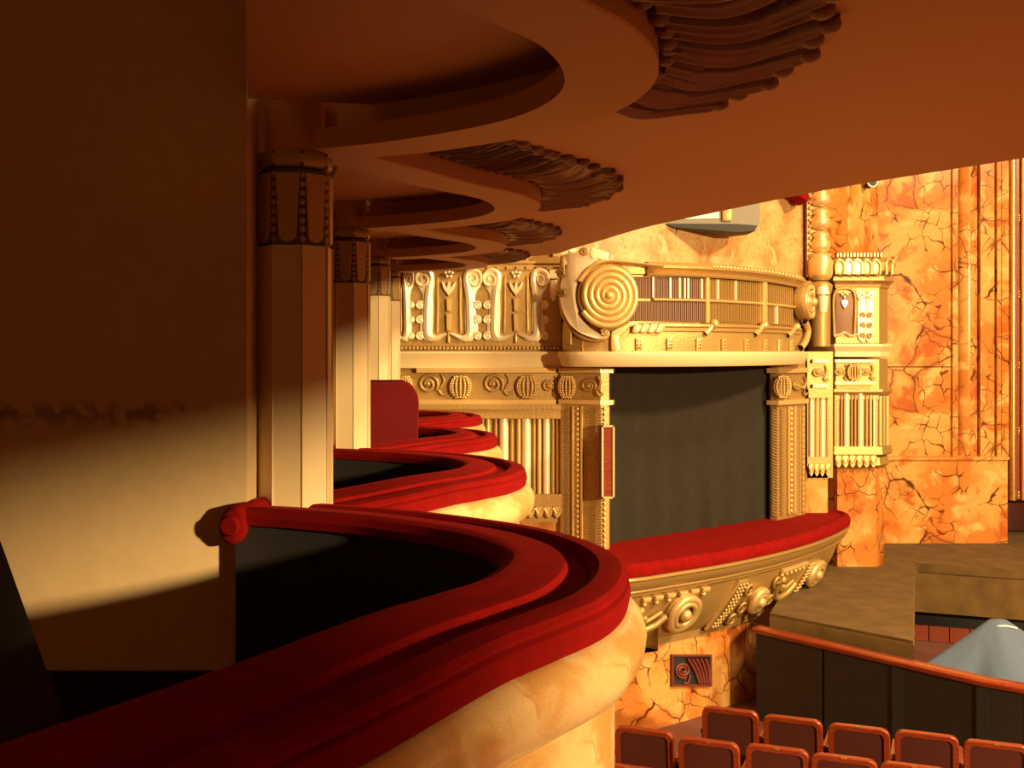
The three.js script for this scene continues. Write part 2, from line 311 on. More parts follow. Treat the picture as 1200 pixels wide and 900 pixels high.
for (let i = 1; i <= 4; i++) {
  const path = plan(i), t = -RAIL[i], up = (pr) => pr.map(([u, v]) => [u, v + t]);
  const p = thing('box_parapet', ['', 'big dark red velvet-topped curved parapet of the nearest box', 'second curved box parapet with red velvet ledge and cream marble roll', 'third curved box parapet, red chair back rising behind its velvet ledge', 'farthest small curved box parapet with red velvet ledge below gilded frieze'][i], 'parapet', V3(0, 0, 0), 'curved box parapets');
  obj('velvet_ledge', sweep(path, up([[0.02, -0.06], [0.0, -0.055], [-0.006, -0.03], [0.006, -0.008], [0.03, 0], [0.06, -0.004], [0.10, -0.010], [0.135, -0.010], [0.15, -0.014], [0.158, -0.03], [0.165, -0.036], [0.20, -0.038], [0.212, -0.036], [0.218, -0.022], [0.232, -0.014], [0.262, -0.014], [0.285, -0.02], [0.296, -0.032], [0.297, -0.040], [0.292, -0.044], [0.302, -0.050], [0.306, -0.07], [0.30, -0.098], [0.284, -0.105], [0.2, -0.12]]), { closed: true, ang: 0.5 }), M.velvet, p);
  obj('marble_coping', sweep(path, up([[0.20, -0.10], [0.29, -0.10], [0.315, -0.112], [0.334, -0.135], [0.343, -0.165], [0.338, -0.20], [0.32, -0.232], [0.292, -0.252], [0.275, -0.256], [0.275, -0.265], [0.20, -0.265]]), { closed: true }), M.pale, p);
  obj('marble_front', sweep(path, up([[0.16, -0.262], [0.268, -0.262], [0.268, -1.40], [0.16, -1.40]]), { closed: true }), M.pale, p);
  obj('inner_lining', sweep(path, up([[0.012, -0.05], [0.16, -0.05], [0.16, -0.90], [0.012, -0.90]]), { closed: true }), M.shadedCloth, p);  // unlit inner face: its shade comes from the near-black colour
  { // rolled end of the ledge against the partition
    const e = path.at(-1), f = frames(path).at(-1), c = V3(e[0], E + t - 0.055, e[1]);
    const roll = (u) => V3(c.x + f[0] * u, c.y, c.z + f[1] * u);
    const prof = [[0, -0.02], [0.045, -0.018], [0.062, -0.006], [0.066, 0.03], [0.066, 0.2], [0.05, 0.22], [0, 0.225]].map(([r, h]) => new THREE.Vector2(r, h));
    const g = new THREE.LatheGeometry(prof, 18); g.scale(0.75, 1, 1.0);
    g.applyQuaternion(new THREE.Quaternion().setFromUnitVectors(V3(0, 1, 0), V3(f[0], 0, f[1]).normalize())); g.translate(c.x, c.y, c.z);
    obj('rolled_end', [g, cyl(roll(-0.03), roll(-0.018), 0.028, 0.034)], M.velvet, p);
  }
  // box floor and partition
  const fl = offset(path, 0.2);
  struct('floor_' + boxWords[i], slab([...fl, [-3.1, -PD[i]], [-3.1, -PD[i] + 2.65]], t - 1.0, t - 0.88), M.shadedCloth);
  struct('wall_partition_' + boxWords[i], box(-3.1, PX[i] - 0.113, E + t - 1.3, E + 1.62, -PD[i] + 0.20, -PD[i] + 0.04), M.plaster);
  struct('baseboard_' + boxWords[i], box(-3.1, PX[i] - 0.113, E + t - 0.88, E + t - 0.53, -PD[i] + 0.20, -PD[i] + 0.225), M.shadedCloth);
}
struct('wall_under_boxes', box(-3.1, -1.5, 0, E - 1.5, -12.4, 9), M.house);
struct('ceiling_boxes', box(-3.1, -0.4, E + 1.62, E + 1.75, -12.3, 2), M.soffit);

// pillars
{
  const oct = (r) => { const o = []; for (let k = 0; k < 8; k++) { const a = (k + 0.5) * Math.PI / 4; o.push([r * Math.cos(a), r * Math.sin(a)]); } return o; };
  const prism = (rings) => { // octagonal loft [[radius to flat, height]]
    const pos = [], c = 1 / Math.cos(Math.PI / 8);
    for (let j = 0; j < rings.length - 1; j++) for (let k = 0; k < 8; k++) {
      const A = oct(rings[j][0] * c), B = oct(rings[j + 1][0] * c), a = A[k], b = A[(k + 1) % 8], d = B[k], e = B[(k + 1) % 8], y = rings[j][1], z = rings[j + 1][1];
      pos.push(a[0], y, a[1], d[0], z, d[1], b[0], y, b[1], b[0], y, b[1], d[0], z, d[1], e[0], z, e[1]);
    }
    const g = new THREE.BufferGeometry(); g.setAttribute('position', new THREE.Float32BufferAttribute(pos, 3)); g.computeVertexNormals(); return boxUV(g);
  };
  const r = 0.118, c8 = 1 / Math.cos(Math.PI / 8);
  const petal = (() => { // one raised tongue of the capital
    const w = 0.036, sh = new THREE.Shape(); sh.moveTo(-w - 0.004, 0.238); sh.lineTo(-w + 0.006, 0.03); sh.quadraticCurveTo(-w + 0.008, 0.012, 0, 0.008); sh.quadraticCurveTo(w - 0.008, 0.012, w - 0.006, 0.03); sh.lineTo(w + 0.004, 0.238); sh.closePath();
    return clean(new THREE.ExtrudeGeometry(sh, { depth: 0.006, bevelEnabled: true, bevelSize: 0.004, bevelThickness: 0.006, bevelSegments: 2, bevelOffset: -0.004 }));
  })();
  const beadG = clean(new THREE.SphereGeometry(0.0125, 10, 8));
  const cush = (() => { const g = prism([[0.10, 0], [0.116, 0.006], [0.121, 0.02], [0.119, 0.042], [0.113, 0.055], [0.10, 0.058]]); return crease(g, 0.7); })();
  const proto = new THREE.Group();
  obj('shaft', [prism([[r, -2.0], [r, 0]]), ...oct(r * c8 + 0.001).map(([x, z]) => cyl(V3(x, -2.0, z), V3(x, 0, z), 0.0035, 0.0035, 6))], M.pillar, proto);
  const cap = obj('capital', prism([[0.09, -0.002], [0.112, 0], [0.114, 0.25], [0.09, 0.254]]), M.capitalShade, proto);
  for (let k = 0; k < 8; k++) {
    const a = k * Math.PI / 4, m = obj('tongue', petal, M.capital, cap); m.position.set(Math.sin(a) * 0.113, 0, Math.cos(a) * 0.113); m.rotation.y = a;
    const b = a + Math.PI / 8;
    for (let j = 0; j < 8; j++) { const q = obj('bead', beadG, M.capital, cap); q.position.set(Math.sin(b) * 0.119, 0.022 + j * 0.0297, Math.cos(b) * 0.119); }
  }
  const neck = obj('neck_ring', cush, M.capital, proto); neck.position.y = 0.256;
  for (let k = 0; k < 8; k++) { const b = (k + 0.5) * Math.PI / 4; obj('notch', cyl(V3(Math.sin(b) * 0.124, 0.002, Math.cos(b) * 0.124), V3(Math.sin(b) * 0.122, 0.054, Math.cos(b) * 0.122), 0.006, 0.006, 6), M.capitalShade, neck); }
  obj('drum', new THREE.CylinderGeometry(0.103, 0.1, 0.2, 32).translate(0, 0.41, 0), M.soffit, proto);
  const words = ['', 'tall octagonal pillar with dark beaded capital, nearest, beside the cream wall', 'second octagonal cream pillar with beaded capital behind the nearest one', 'third octagonal pillar with beaded capital, half hidden behind the second', 'farthest octagonal pillar with beaded capital against the gilded panel'];
  for (let i = 1; i <= 4; i++) {
    const o = proto.clone(); o.name = numbered('box_pillar'); o.position.set(PX[i], E + RING[i] - 0.30, -PD[i]); scene.add(o); tag(o, words[i], 'pillar', 'octagonal box pillars');
  }
}

// soffit of the tier above, with its curved rings
{
  const left = []; for (let i = 0; i <= 4; i++) left.push(...offset(plan(i, 40), 0.33).slice(4, -6));
  const edge = spline([[-0.9, 12.15], [-0.44, 11.75], [0.1, 11.3], [0.417, 10.8], [0.52, 10.2], [0.705, 9.16], [0.947, 7.79], [1.207, 6.88], [1.394, 6.25], [1.674, 5.44], [2.1, 4.55], [2.75, 3.2], [3.45, 1.8], [4.1, 0.4], [4.5, -1.0], [4.6, -3.0]], 80);
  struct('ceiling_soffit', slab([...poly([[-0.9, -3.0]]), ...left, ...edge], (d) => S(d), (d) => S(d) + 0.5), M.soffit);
  const words = ['', 'nearest curved plaster ceiling ring with broad leaf fan, top of picture', 'second curved plaster ceiling ring with brown leaf fan', 'third smaller curved ceiling ring with brown leaf fan', 'farthest tiny curved ceiling ring above the gilded panel'];
  for (let i = 1; i <= 4; i++) {
    const path = plan(i), b = RING[i], p = thing('ceiling_ring', words[i], 'ceiling ring', V3(0, 0, 0), 'curved ceiling rings over the boxes');
    const full = path.slice(2).filter(([x, z]) => z > -(PD[i] - 1.0) || x > PX[i] + 0.03);
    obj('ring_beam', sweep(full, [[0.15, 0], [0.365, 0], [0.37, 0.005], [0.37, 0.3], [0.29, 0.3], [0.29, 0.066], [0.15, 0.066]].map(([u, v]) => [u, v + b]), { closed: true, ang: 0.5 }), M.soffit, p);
    const inner = offset(path.slice(2, -10), 0.30), e = inner.at(-1);
    const chord = [[-0.112, -0.20], [0.135, -1.25], [0.235, -2.0], [0.21, -2.5]].map(([x, d]) => [PX[i] + x, -(PD[i] + d)]);
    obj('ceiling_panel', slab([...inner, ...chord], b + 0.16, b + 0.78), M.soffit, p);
    // leaf fan on the outside of the bulge
    const fr = frames(path), SA = 15, SB = 60;
    const pt = (s, u, y) => { const a = Math.min(path.length - 2, Math.floor(s)), t = s - a, x = path[a][0] * (1 - t) + path[a + 1][0] * t, z = path[a][1] * (1 - t) + path[a + 1][1] * t, nx = fr[a][0] * (1 - t) + fr[a + 1][0] * t, nz = fr[a][1] * (1 - t) + fr[a + 1][1] * t; return V3(x + nx * u, E + y, z + nz * u); };
    const sfan = obj('leaf_fan', sweep(path.slice(SA, SB), [[0.37, 0.075], [0.42, 0.07], [0.55, 0.075], [0.64, 0.085], [0.69, 0.12], [0.37, 0.12]].map(([u, v]) => [u, v + b]), { closed: true }), M.bronze, p);
    const hang = S(PD[i] - 1.3) - b, Fn = 24, ws = (SB - SA) / Fn * 0.50;
    for (let k = 0; k < Fn; k++) {
      const s0 = SA + (SB - SA) * (k + 0.5) / Fn, pos = [], idx = [], A = 14, J = 16, long = 0.345 + 0.022 * (k % 2);
      for (let j = 0; j <= J; j++) for (let a = 0; a <= A; a++) {
        const t = j / J, c = a / A * 2 - 1, tip = t > 0.84 ? Math.sqrt(Math.max(0, 1 - ((t - 0.84) / 0.162) ** 2)) : 1;
        const y = b + hang + 0.004 - 0.040 * Math.pow(1 - c * c, 0.6) * (0.5 + 0.5 * tip) - 0.012 * Math.abs(Math.cos(c * 4.71)) * (1 - 0.6 * c * c) - 0.010 * Math.sin(t * 5.5) + 0.03 * (1 - tip) - (k % 2 ? 0.008 : 0);
        const q = pt(s0 + c * ws * tip + 1.2 * Math.sin(t * 5.0 - 0.4) * (0.3 + 0.7 * t), 0.40 + t * long, y); pos.push(q.x, q.y, q.z);
      }
      for (let j = 0; j < J; j++) for (let a = 0; a < A; a++) { const m = j * (A + 1) + a; idx.push(m, m + 1, m + A + 1, m + 1, m + A + 2, m + A + 1); }
      const g = new THREE.BufferGeometry(); g.setAttribute('position', new THREE.Float32BufferAttribute(pos, 3)); g.setIndex(idx); g.computeVertexNormals();
      const tp = pt(s0 + 1.2 * Math.sin(4.35), 0.40 + long * 0.93, b + hang - 0.022), bulb = new THREE.SphereGeometry(0.030, 10, 8); bulb.scale(1, 0.7, 1); bulb.translate(tp.x, tp.y, tp.z);
      obj('frond', [g, bulb], M.bronze, sfan);
    }
    for (let k = 0; k < 26; k++) { const s = SA + (SB - SA) * (k + 0.5) / 26, a = Math.floor(s); obj('bead', sph(V3(path[a][0] + fr[a][0] * 0.392, E + b + hang - 0.030, path[a][1] + fr[a][1] * 0.392), 0.028, 9, 7), M.bronze, sfan); }
  }
}

// ---------------------------------------------------------------- ornament families
function lyre(map, cx, w, parent, mat) {                     // U of two silver bands with scrolled tops either side of a torch
  for (const s of [-1, 1]) {
    const X = (v) => cx + s * v * w;
    const arm = [[2, 391], [8, 393.5], [15, 396.5], [22, 395], [25, 388], [25, 370], [24, 350], [22, 335], [20.5, 327], [22, 319.5], [28, 316.5], [34, 318], [37.5, 323], [37.5, 330], [33, 335], [27.5, 334], [24.5, 329.5], [25.5, 324.5], [29, 322.5], [32.5, 325.5], [31, 329.5], [28.5, 328]];
    obj('scroll_band', ribbon(map, arm.map(([x, y]) => [X(x), y]), (t) => (t < 0.12 ? 1.5 + t * 20 : t < 0.36 ? 5.0 : t < 0.5 ? 4.4 - (t - 0.36) * 14 : 2.3 - (t - 0.5) * 3) * Math.min(1, w * 1.3), 0.0, 0.045), mat, parent);
    obj('back_plate', relief(map, [[19, 322], [19.5, 394], [31, 396], [34, 384], [31.5, 366], [31, 345], [37.5, 334], [38, 322], [29, 316]].map(([x, y]) => [X(x), y]), 0, 0.022, 0.6), mat, parent);
    for (const y of [358, 375, 394]) obj('curl', [tubeOn(map, spiral(X(33.5), y, 4.8 * Math.min(1, w * 1.2), 0.8, 1.6, s > 0 ? -2.4 : -0.74, s, 10), 0.014, 0.03, 22), sph(map(X(33.5), y, 0.03), 0.016, 7, 5)], mat, parent);
    obj('edge_leaf', relief(map, [[12, 324], [15, 328], [14.5, 360], [15.5, 385], [12.5, 388], [12, 350]].map(([x, y]) => [X(x), y]), 0, 0.02, 0.5), M.gold, parent);
  }
  const T = (pts, o, m = M.brightGold) => obj('torch_cone', relief(map, pts.map(([x, y]) => [cx + x * w, y]), 0, o, 0.6, false), m, parent);
  T([[-3, 368], [-2.2, 388], [2.2, 388], [3, 368]], 0.05); T([[-3, 350], [-2, 365], [2, 365], [3, 350]], 0.05); T([[-1.4, 389], [-1.4, 402], [1.4, 402], [1.4, 389]], 0.04);
  for (const a of [-0.6, 0, 0.6]) obj('torch_leaf', relief(map, [[0, 347], [-2 + a * 7, 338], [a * 13, 330], [2.2 + a * 7, 338]].map(([x, y]) => [cx + x * w, y]), 0.01, 0.05, 0.5), mat, parent);
  for (const [x, y] of [[-4, 320], [0, 319], [4, 320], [-2, 324], [2.4, 324]]) obj('berry', sph(map(cx + x * w, y, 0.025), 0.02 * Math.min(1, w * 1.2), 8, 6), mat, parent);
}
function globe(map, cx, cy, rx, ry, parent) {                // berry globe of the frieze
  const g = obj('globe', relief(map, Array.from({ length: 20 }, (_, k) => [cx + rx * Math.cos(k * Math.PI / 10), cy + ry * Math.sin(k * Math.PI / 10)]), 0, 0.05, 1), M.gold, parent), bs = [];
  for (let a = -3; a <= 3; a++) for (let b = -5; b <= 4; b++) { const yy = (b + 0.5 + (a & 1) * 0.25) / 5.4, xx = Math.sin(a / 3 * 1.35) * 0.92 * Math.sqrt(1 - yy * yy); bs.push(sph(map(cx + xx * rx, cy + yy * ry, 0.05 + 0.03 * (1 - xx * xx - yy * yy)), 0.015, 6, 4)); }
  const m = obj('berries', bs, M.brightGold, g); m.userData.kind = 'stuff';
}
function friezeScroll(map, cx, cy, sx, sy, parent) {
  obj('frieze_scroll', [tubeOn(map, spiral(cx, cy, 11 * sx, 1, 2.0, 0.6, -1, 12).map(([x, y]) => [x, cy + (y - cy) * sy]), 0.020, 0.015, 50), tubeOn(map, [[cx + 11 * sx, cy + 7 * sy], [cx + 15 * sx, cy + 12 * sy], [cx + 20 * sx, cy + 10 * sy]], 0.02, 0.012, 10), tubeOn(map, [[cx + 14 * sx, cy - 12 * sy], [cx + 17 * sx, cy - 4 * sy], [cx + 13 * sx, cy + 5 * sy]], 0.016, 0.012, 10), sph(map(cx, cy, 0.02), 0.03, 8, 6)], M.gold, parent);
}
function dentils(map, x0, x1, y, n, parent, size = 1.4) {
  const gs = []; for (let k = 0; k < n; k++) { const x = x0 + (x1 - x0) * (k + 0.5) / n; gs.push(rect(map, x - size, x + size, y - 1.7, y + 1.7, 0.01, 0.06, 0.4)); }
  obj('dentil_row', gs, M.brightGold, parent).userData.kind = 'stuff';
}
function acanthus(map, x0, x1, y, parent, n = 5) {
  for (let k = 0; k < n; k++) { const x = x0 + (x1 - x0) * (k + 0.5) / n, w = (x1 - x0) / n * 0.5; obj('acanthus_leaf', [relief(map, [[x - w * 0.9, y - 7], [x - w, y - 2], [x - w * 0.85, y + 3], [x - w * 0.4, y + 6.5], [x, y + 8], [x + w * 0.4, y + 6.5], [x + w * 0.85, y + 3], [x + w, y - 2], [x + w * 0.9, y - 7]], 0, 0.07, Math.min(0.6, w * 0.15), false), tubeOn(map, [[x - w, y - 4], [x, y + 3], [x + w, y - 4]], 0.012, 0.075, 10)], M.brightGold, parent); }
}
function reeds(map, list, y0, y1, parent) {                   // half-round reeds [centre, half width, material]
  for (const [x, w, m] of list) {
    const a = map(x - w, y0, 0), b = map(x + w, y0, 0), r = a.distanceTo(b) / 2, top = map(x, y0, 0.005), bot = map(x, y1, 0.005), g = cyl(bot, top, r, r, 14);
    obj('reed', g, m, parent);
  }
}

// ---------------------------------------------------------------- gilded wall panel behind the last box
const DL = 12.3, mL = mapPlane(DL);
{
  const p = thing('gilded_wall_panel', 'gilded wall panel of scrolls, fluting and frieze facing the boxes', 'wall panel');
  const b = (x0, x1, y0, y1, o0, o1) => { const a = at(x0, y1, DL), c = at(x1, y0, DL); return box(a.x, c.x, a.y, c.y, -DL + o0, -DL + o1); };
  obj('back_panel', b(400, 658, 270, 490, -0.25, 0), M.gold, p);
  obj('pedestal', b(400, 657, 612, 830, -0.25, 0.0), M.breccia, p);
  obj('fluted_back', b(400, 657, 488, 614, -0.25, -0.03), M.gold, p);
  obj('top_moulding', [b(440, 660, 306, 309, 0, 0.05), b(440, 660, 311, 313, 0, 0.03)], M.gold, p);
  for (let k = 0; k < 10; k++) obj('top_tooth', b(536 + k * 11.5, 544 + k * 11.5, 313, 316, 0, 0.03), M.gold, p);
  lyre(mL, 604.6, 1, p, M.silver); lyre(mL, 526, 1, p, M.silver); lyre(mL, 462, 0.6, p, M.silver);
  obj('tassel', [rect(mL, 643.5, 653, 316.5, 327, 0, 0.05), relief(mL, [[644.5, 329], [644, 340], [646, 352], [651, 352], [653, 340], [652.5, 329]], 0, 0.06, 1)], M.silver, p);
  obj('lower_moulding', b(440, 658, 402.5, 405.5, 0, 0.03), M.gold, p);
  dentils(mL, 452, 656, 408, 46, p);
  obj('cove', sweep(poly([[(440 - 600) / F * DL, DL], [(657 - 600) / F * DL, DL]]), [[0, 0.01], [0.09, 0.0], [0.10, -0.02], [0.07, -0.09], [0.06, -0.17], [0.07, -0.18], [0, -0.2]], {}), M.pillar, p);
  obj('upper_fillet', b(489, 651, 431, 436.5, 0, 0.11), M.brightGold, p);
  obj('lower_fillet', b(489, 651, 468, 473, 0, 0.11), M.brightGold, p);
  obj('frieze_back', b(440, 656, 436, 468, 0, 0.03), M.gold, p);
  for (const x of [476, 540, 618]) globe((a, c, o) => mL(a, c, o + 0.03), x, 453, x < 500 ? 8 : 13, 14, p);
  for (const x of [502, 578]) friezeScroll((a, c, o) => mL(a, c, o + 0.03), x, 450, 1.1, 1, p);
  friezeScroll((a, c, o) => mL(a, c, o + 0.03), 642, 452, 0.6, 1, p);
  obj('lintel', [b(440, 657, 473, 479, 0, 0.13), b(440, 657, 479, 490, 0, 0.09)], M.gold, p);
  reeds(mL, [[500, 4, M.brightGold], [513, 3, M.brightGold], [525, 5, M.brightGold], [539, 3, M.brightGold], [551, 2.4, M.brightGold], [558.5, 2.2, M.brightGold], [566, 2, M.gold], [572, 3, M.brightGold], [581, 2, M.gold], [590.5, 5.4, M.silver], [600, 2, M.gold], [608, 2.6, M.brightGold], [617, 5.4, M.silver], [626, 2, M.gold], [632, 2.6, M.brightGold], [640.5, 4.2, M.silver], [648, 2, M.gold], [654, 2.4, M.brightGold]], 489, 580, p);
  obj('bracket', [b(440, 658, 578, 592, 0, 0.10), b(440, 658, 590, 612, 0, 0.03)], M.gold, p);
  acanthus((a, c, o) => mL(a, c, o + 0.03), 606, 658, 598, p, 5);
}

// ---------------------------------------------------------------- stage box: jambs, curtain, organ grille, bowed rail
const boxWall = poly([[0.52, 12.25], [0.95, 12.0], [1.08, 12.1]]);
function jamb(path, x0, x1, label, beadXs, chainX, globeX, yb) {
  const p = thing('gilded_jamb', label, 'jamb'), m = mapCurve(path);
  const Y = (py, d) => (HY - py) / F * d, d0 = -path[0][1];
  obj('jamb_body', sweep(path, [[0, Y(425, d0)], [0, Y(yb, d0)], [-0.25, Y(yb, d0)], [-0.25, Y(425, d0)]], { closed: true, ang: 0.4 }), M.gold, p);
  const fil = (py0, py1, o) => sweep(path, [[-0.02, Y(py0, d0)], [o, Y(py0, d0)], [o, Y(py1, d0)], [-0.02, Y(py1, d0)]], { closed: true });
  obj('upper_fillet', fil(431, 436.5, 0.05), M.brightGold, p); obj('lower_fillet', fil(468, 473, 0.05), M.brightGold, p);
  globe((a, c, o) => m(a, c, o + 0.01), globeX, 453, (x1 - x0) * 0.19, 14, p);
  friezeScroll((a, c, o) => m(a, c, o + 0.01), globeX + (x1 - x0) * 0.42, 452, (x1 - x0) * 0.014, 0.9, p);
  for (const x of beadXs) obj('edge_strip', rect(m, x - 1.1, x + 1.1, 476, yb - 4, 0, 0.035, 0.3), M.brightGold, p);
  for (let y = 479, k = 0; y < yb - 6; y += 6, k++) obj('chain_bead', sph(m(chainX, y, 0.012), 0.02, 7, 5, 1.4), M.brightGold, p);
  const xs = x1 - 4; for (let y = 477; y < yb - 6; y += 6.2) obj('rope_bead', rect(m, xs - 0.9, xs + 0.9, y, y + 4.4, 0, 0.03, 0.5), M.brightGold, p);
  const zz = []; const za = beadXs[1] + 2.5, zb = xs - 2.2;            // scale pattern
  for (let y = 478; y < yb - 8; y += 7) for (let r = 0; r < 2; r++) zz.push(tubeOn(m, [[za, y + r * 3.5], [(za * 3 + zb) / 4, y + 4 + r * 3.5], [(za + zb) / 2, y + r * 3.5], [(za + 3 * zb) / 4, y + 4 + r * 3.5], [zb, y + r * 3.5]], 0.008, 0.004, 12));
  const ya = x0 + 2, yb2 = beadXs[0] - 2.2; for (let y = 478; y < yb - 8; y += 7) for (let r = 0; r < 2; r++) zz.push(tubeOn(m, [[ya, y + r * 3.5], [(ya * 3 + yb2) / 4, y + 4 + r * 3.5], [(ya + yb2) / 2, y + r * 3.5], [(ya + 3 * yb2) / 4, y + 4 + r * 3.5], [yb2, y + r * 3.5]], 0.008, 0.004, 12));
  obj('scale_pattern', zz, M.gold, p).userData.kind = 'stuff';
  return p;
}
jamb(poly([[0.53, 12.22], [0.75, 12.12], [0.96, 12.0], [1.05, 12.02], [1.07, 12.12], [1.03, 12.3]]), 656, 712, 'gilded pilaster left of the black curtain, patterned with scales and beads', [672.5, 682.5], 677.5, 667, 720);
jamb(poly([[3.31, 14.4], [3.29, 14.12], [3.36, 14.06], [3.6, 14.3], [3.86, 14.6]]), 902, 944, 'gilded pilaster right of the black curtain, patterned with scales and beads', [923, 930], 926.5, 915, 606);
{ // curtain
  const P = [], n = 90, rows = 14, pos = [], idx = [], uv = [];
  const a = [1.0, 12.32], b = [3.32, 14.26];
  for (let j = 0; j <= rows; j++) for (let i = 0; i <= n; i++) {
    const t = i / n, v = j / rows, fold = 0.018 * Math.sin(t * 42 + 1.2 * Math.sin(v * 2.5)) * (0.35 + 0.65 * v) + 0.05 * Math.exp(-(((t - 0.05) / 0.03) ** 2)) * v + 0.035 * Math.exp(-(((t - 0.60) / 0.02) ** 2)) * ss(0.6, 0.95, v);
    const tuck = t < 0.16 ? 0.03 * Math.sin(v * 3.1) * (1 - t / 0.16) : 0;
    const x = a[0] + (b[0] - a[0]) * (t - tuck), d = a[1] + (b[1] - a[1]) * (t - tuck) - fold;
    pos.push(x + fold * 0.6, E - 0.10 + (-2.14 + 0.10) * v, -d); uv.push(t * 3, v * 2);
  }
  for (let j = 0; j < rows; j++) for (let i = 0; i < n; i++) { const k = j * (n + 1) + i; idx.push(k, k + n + 1, k + 1, k + 1, k + n + 1, k + n + 2); }
  const g = new THREE.BufferGeometry(); g.setAttribute('position', new THREE.Float32BufferAttribute(pos, 3)); g.setAttribute('uv', new THREE.Float32BufferAttribute(uv, 2)); g.setIndex(idx); g.computeVertexNormals();
  tag(obj('stage_box_curtain', g, M.curtain), 'plain black curtain closing the stage box opening', 'curtain');
}
{ // narrow framed board
  const p = thing('framed_board', 'narrow brown board in a pale frame beside the black curtain', 'board'), m = mapPlane(11.78);
  obj('board', rect(m, 706, 719, 500, 582, 0, 0.03, 0), M.redWood, p);
  for (const [x0, x1, y0, y1] of [[704.5, 707, 498, 584], [717.5, 720, 498, 584], [704.5, 720, 498, 500.5], [704.5, 720, 581.5, 584]]) obj('frame_bar', rect(m, x0, x1, y0, y1, 0, 0.045, 0.3), M.pillar, p);
  obj('back_box', rect(m, 702, 718, 499, 583, -0.16, 0, 0), M.darkRed, p);
}
const gPath = spline([[0.545, 12.05], [0.60, 11.82], [0.72, 11.70], [1.25, 11.66], [2.08, 11.97], [2.89, 12.75], [3.54, 13.8], [3.78, 14.35]], 60), mG = mapCurve(gPath);
{
  const p = thing('organ_grille', 'bowed gilded organ grille with big spiral scroll above the curtain', 'grille');
  obj('front_wall', sweep(gPath, [[-0.03, 0.94], [-0.03, 0.82], [-0.06, 0.81], [-0.06, 0.30], [-0.02, 0.29], [0, 0.20], [0, 0.0], [-0.4, 0.0], [-0.4, 0.94]], { closed: true, ang: 0.4 }), M.gold, p);
  obj('lintel_cove', sweep(gPath, [[-0.4, 0], [0.05, 0], [0.055, -0.03], [0.03, -0.09], [0.01, -0.15], [0, -0.16], [-0.4, -0.16]], { closed: true }), M.pillar, p);
  obj('cornice', sweep(gPath.slice(14, -4), [[-0.05, 0.80], [0.02, 0.80], [0.03, 0.82], [0.0, 0.84], [0.02, 0.86], [0.06, 0.885], [0.06, 0.91], [0.03, 0.945], [-0.1, 0.95]], { closed: true, ang: 0.4 }), M.gold, p);
  obj('lower_moulding', sweep(gPath.slice(15, -5), [[-0.03, 0.30], [0.025, 0.295], [0.03, 0.27], [0.005, 0.262], [0.02, 0.25], [0.02, 0.22], [-0.03, 0.21]], { closed: true, ang: 0.4 }), M.gold, p);
  // twisted ribbon binding on the mouldings
  const yAt = (px, h) => { const q = mG(px, 412, 0); return HY - h / -q.z * F; };
  for (const x of [831, 889, 927]) obj('ribbon_knot', [tubeOn(mG, [[x - 6, yAt(x, 0.19)], [x, yAt(x, 0.25)], [x + 4, yAt(x, 0.32)]], 0.03, 0.02, 10), sph(mG(x + 4, yAt(x, 0.30), 0.03), 0.05, 8, 6)], M.brightGold, p);
  for (let k = 0; k < 26; k++) { const x = 832 + k * 4; obj('cornice_bead', sph(mG(x, yAt(x, 0.915), 0.05), 0.024, 6, 5), M.brightGold, p); }
  obj('wrapped_ribbon', [0, 1, 2, 3].map((k) => relief(mG, [[739 + k * 9, 390], [742 + k * 9, 380], [750 + k * 9, 381], [747 + k * 9, 390]], 0.0, 0.06, 1)), M.brightGold, p);
  // grille frames and bars
  const bars = [[738, 827, 0.565, 0.79], [738, 827, 0.325, 0.535], [830, 894, 0.565, 0.79], [830, 894, 0.325, 0.535], [898, 932, 0.565, 0.79], [898, 932, 0.325, 0.535]];
  bars.forEach(([x0, x1, h0, h1], k) => {
    const bay = obj('grille_bay', (() => { const xs = []; for (let i = 0; i <= 8; i++) xs.push(x0 + (x1 - x0) * i / 8); return sweep(xs.map((x) => { const q = mG(x, 412, 0); return [q.x, q.z]; }), [[-0.058, h0], [-0.05, h0], [-0.05, h1], [-0.058, h1]], { closed: true }); })(), k < 2 ? M.grilleShade : M.grille, p);
    const n = Math.round((x1 - x0) / 2.35), gs = [];
    for (let i = 0; i < n; i++) { const x = x0 + (x1 - x0) * (i + 0.5) / n; gs.push(rect(mG, x - 0.62, x + 0.62, yAt(x, h1), yAt(x, h0), -0.05, -0.02, 0)); }
    obj('grille_bars', gs, k < 2 ? M.grille : M.gold, bay).userData.kind = 'stuff';
  });
  for (const x of [766, 786, 797, 803, 807, 823, 842, 863]) obj('pale_slat', rect(mG, x - 0.9, x + 0.9, yAt(x, 0.785), yAt(x, 0.57), -0.045, -0.005, 0), M.silver, p);
  obj('pale_slat', rect(mG, 910.5, 912.5, yAt(911, 0.535), yAt(911, 0.325), -0.045, -0.005, 0), M.silver, p);
  for (const x of [828.5, 896]) obj('mullion', rect(mG, x - 2, x + 2, yAt(x, 0.80), yAt(x, 0.31), -0.06, 0.015, 0.3), M.brightGold, p);
  obj('mid_rail', sweep(gPath.slice(15, -6), [[-0.06, 0.565], [0.0, 0.562], [0.008, 0.55], [0.0, 0.538], [-0.06, 0.535]], { closed: true }), M.brightGold, p);
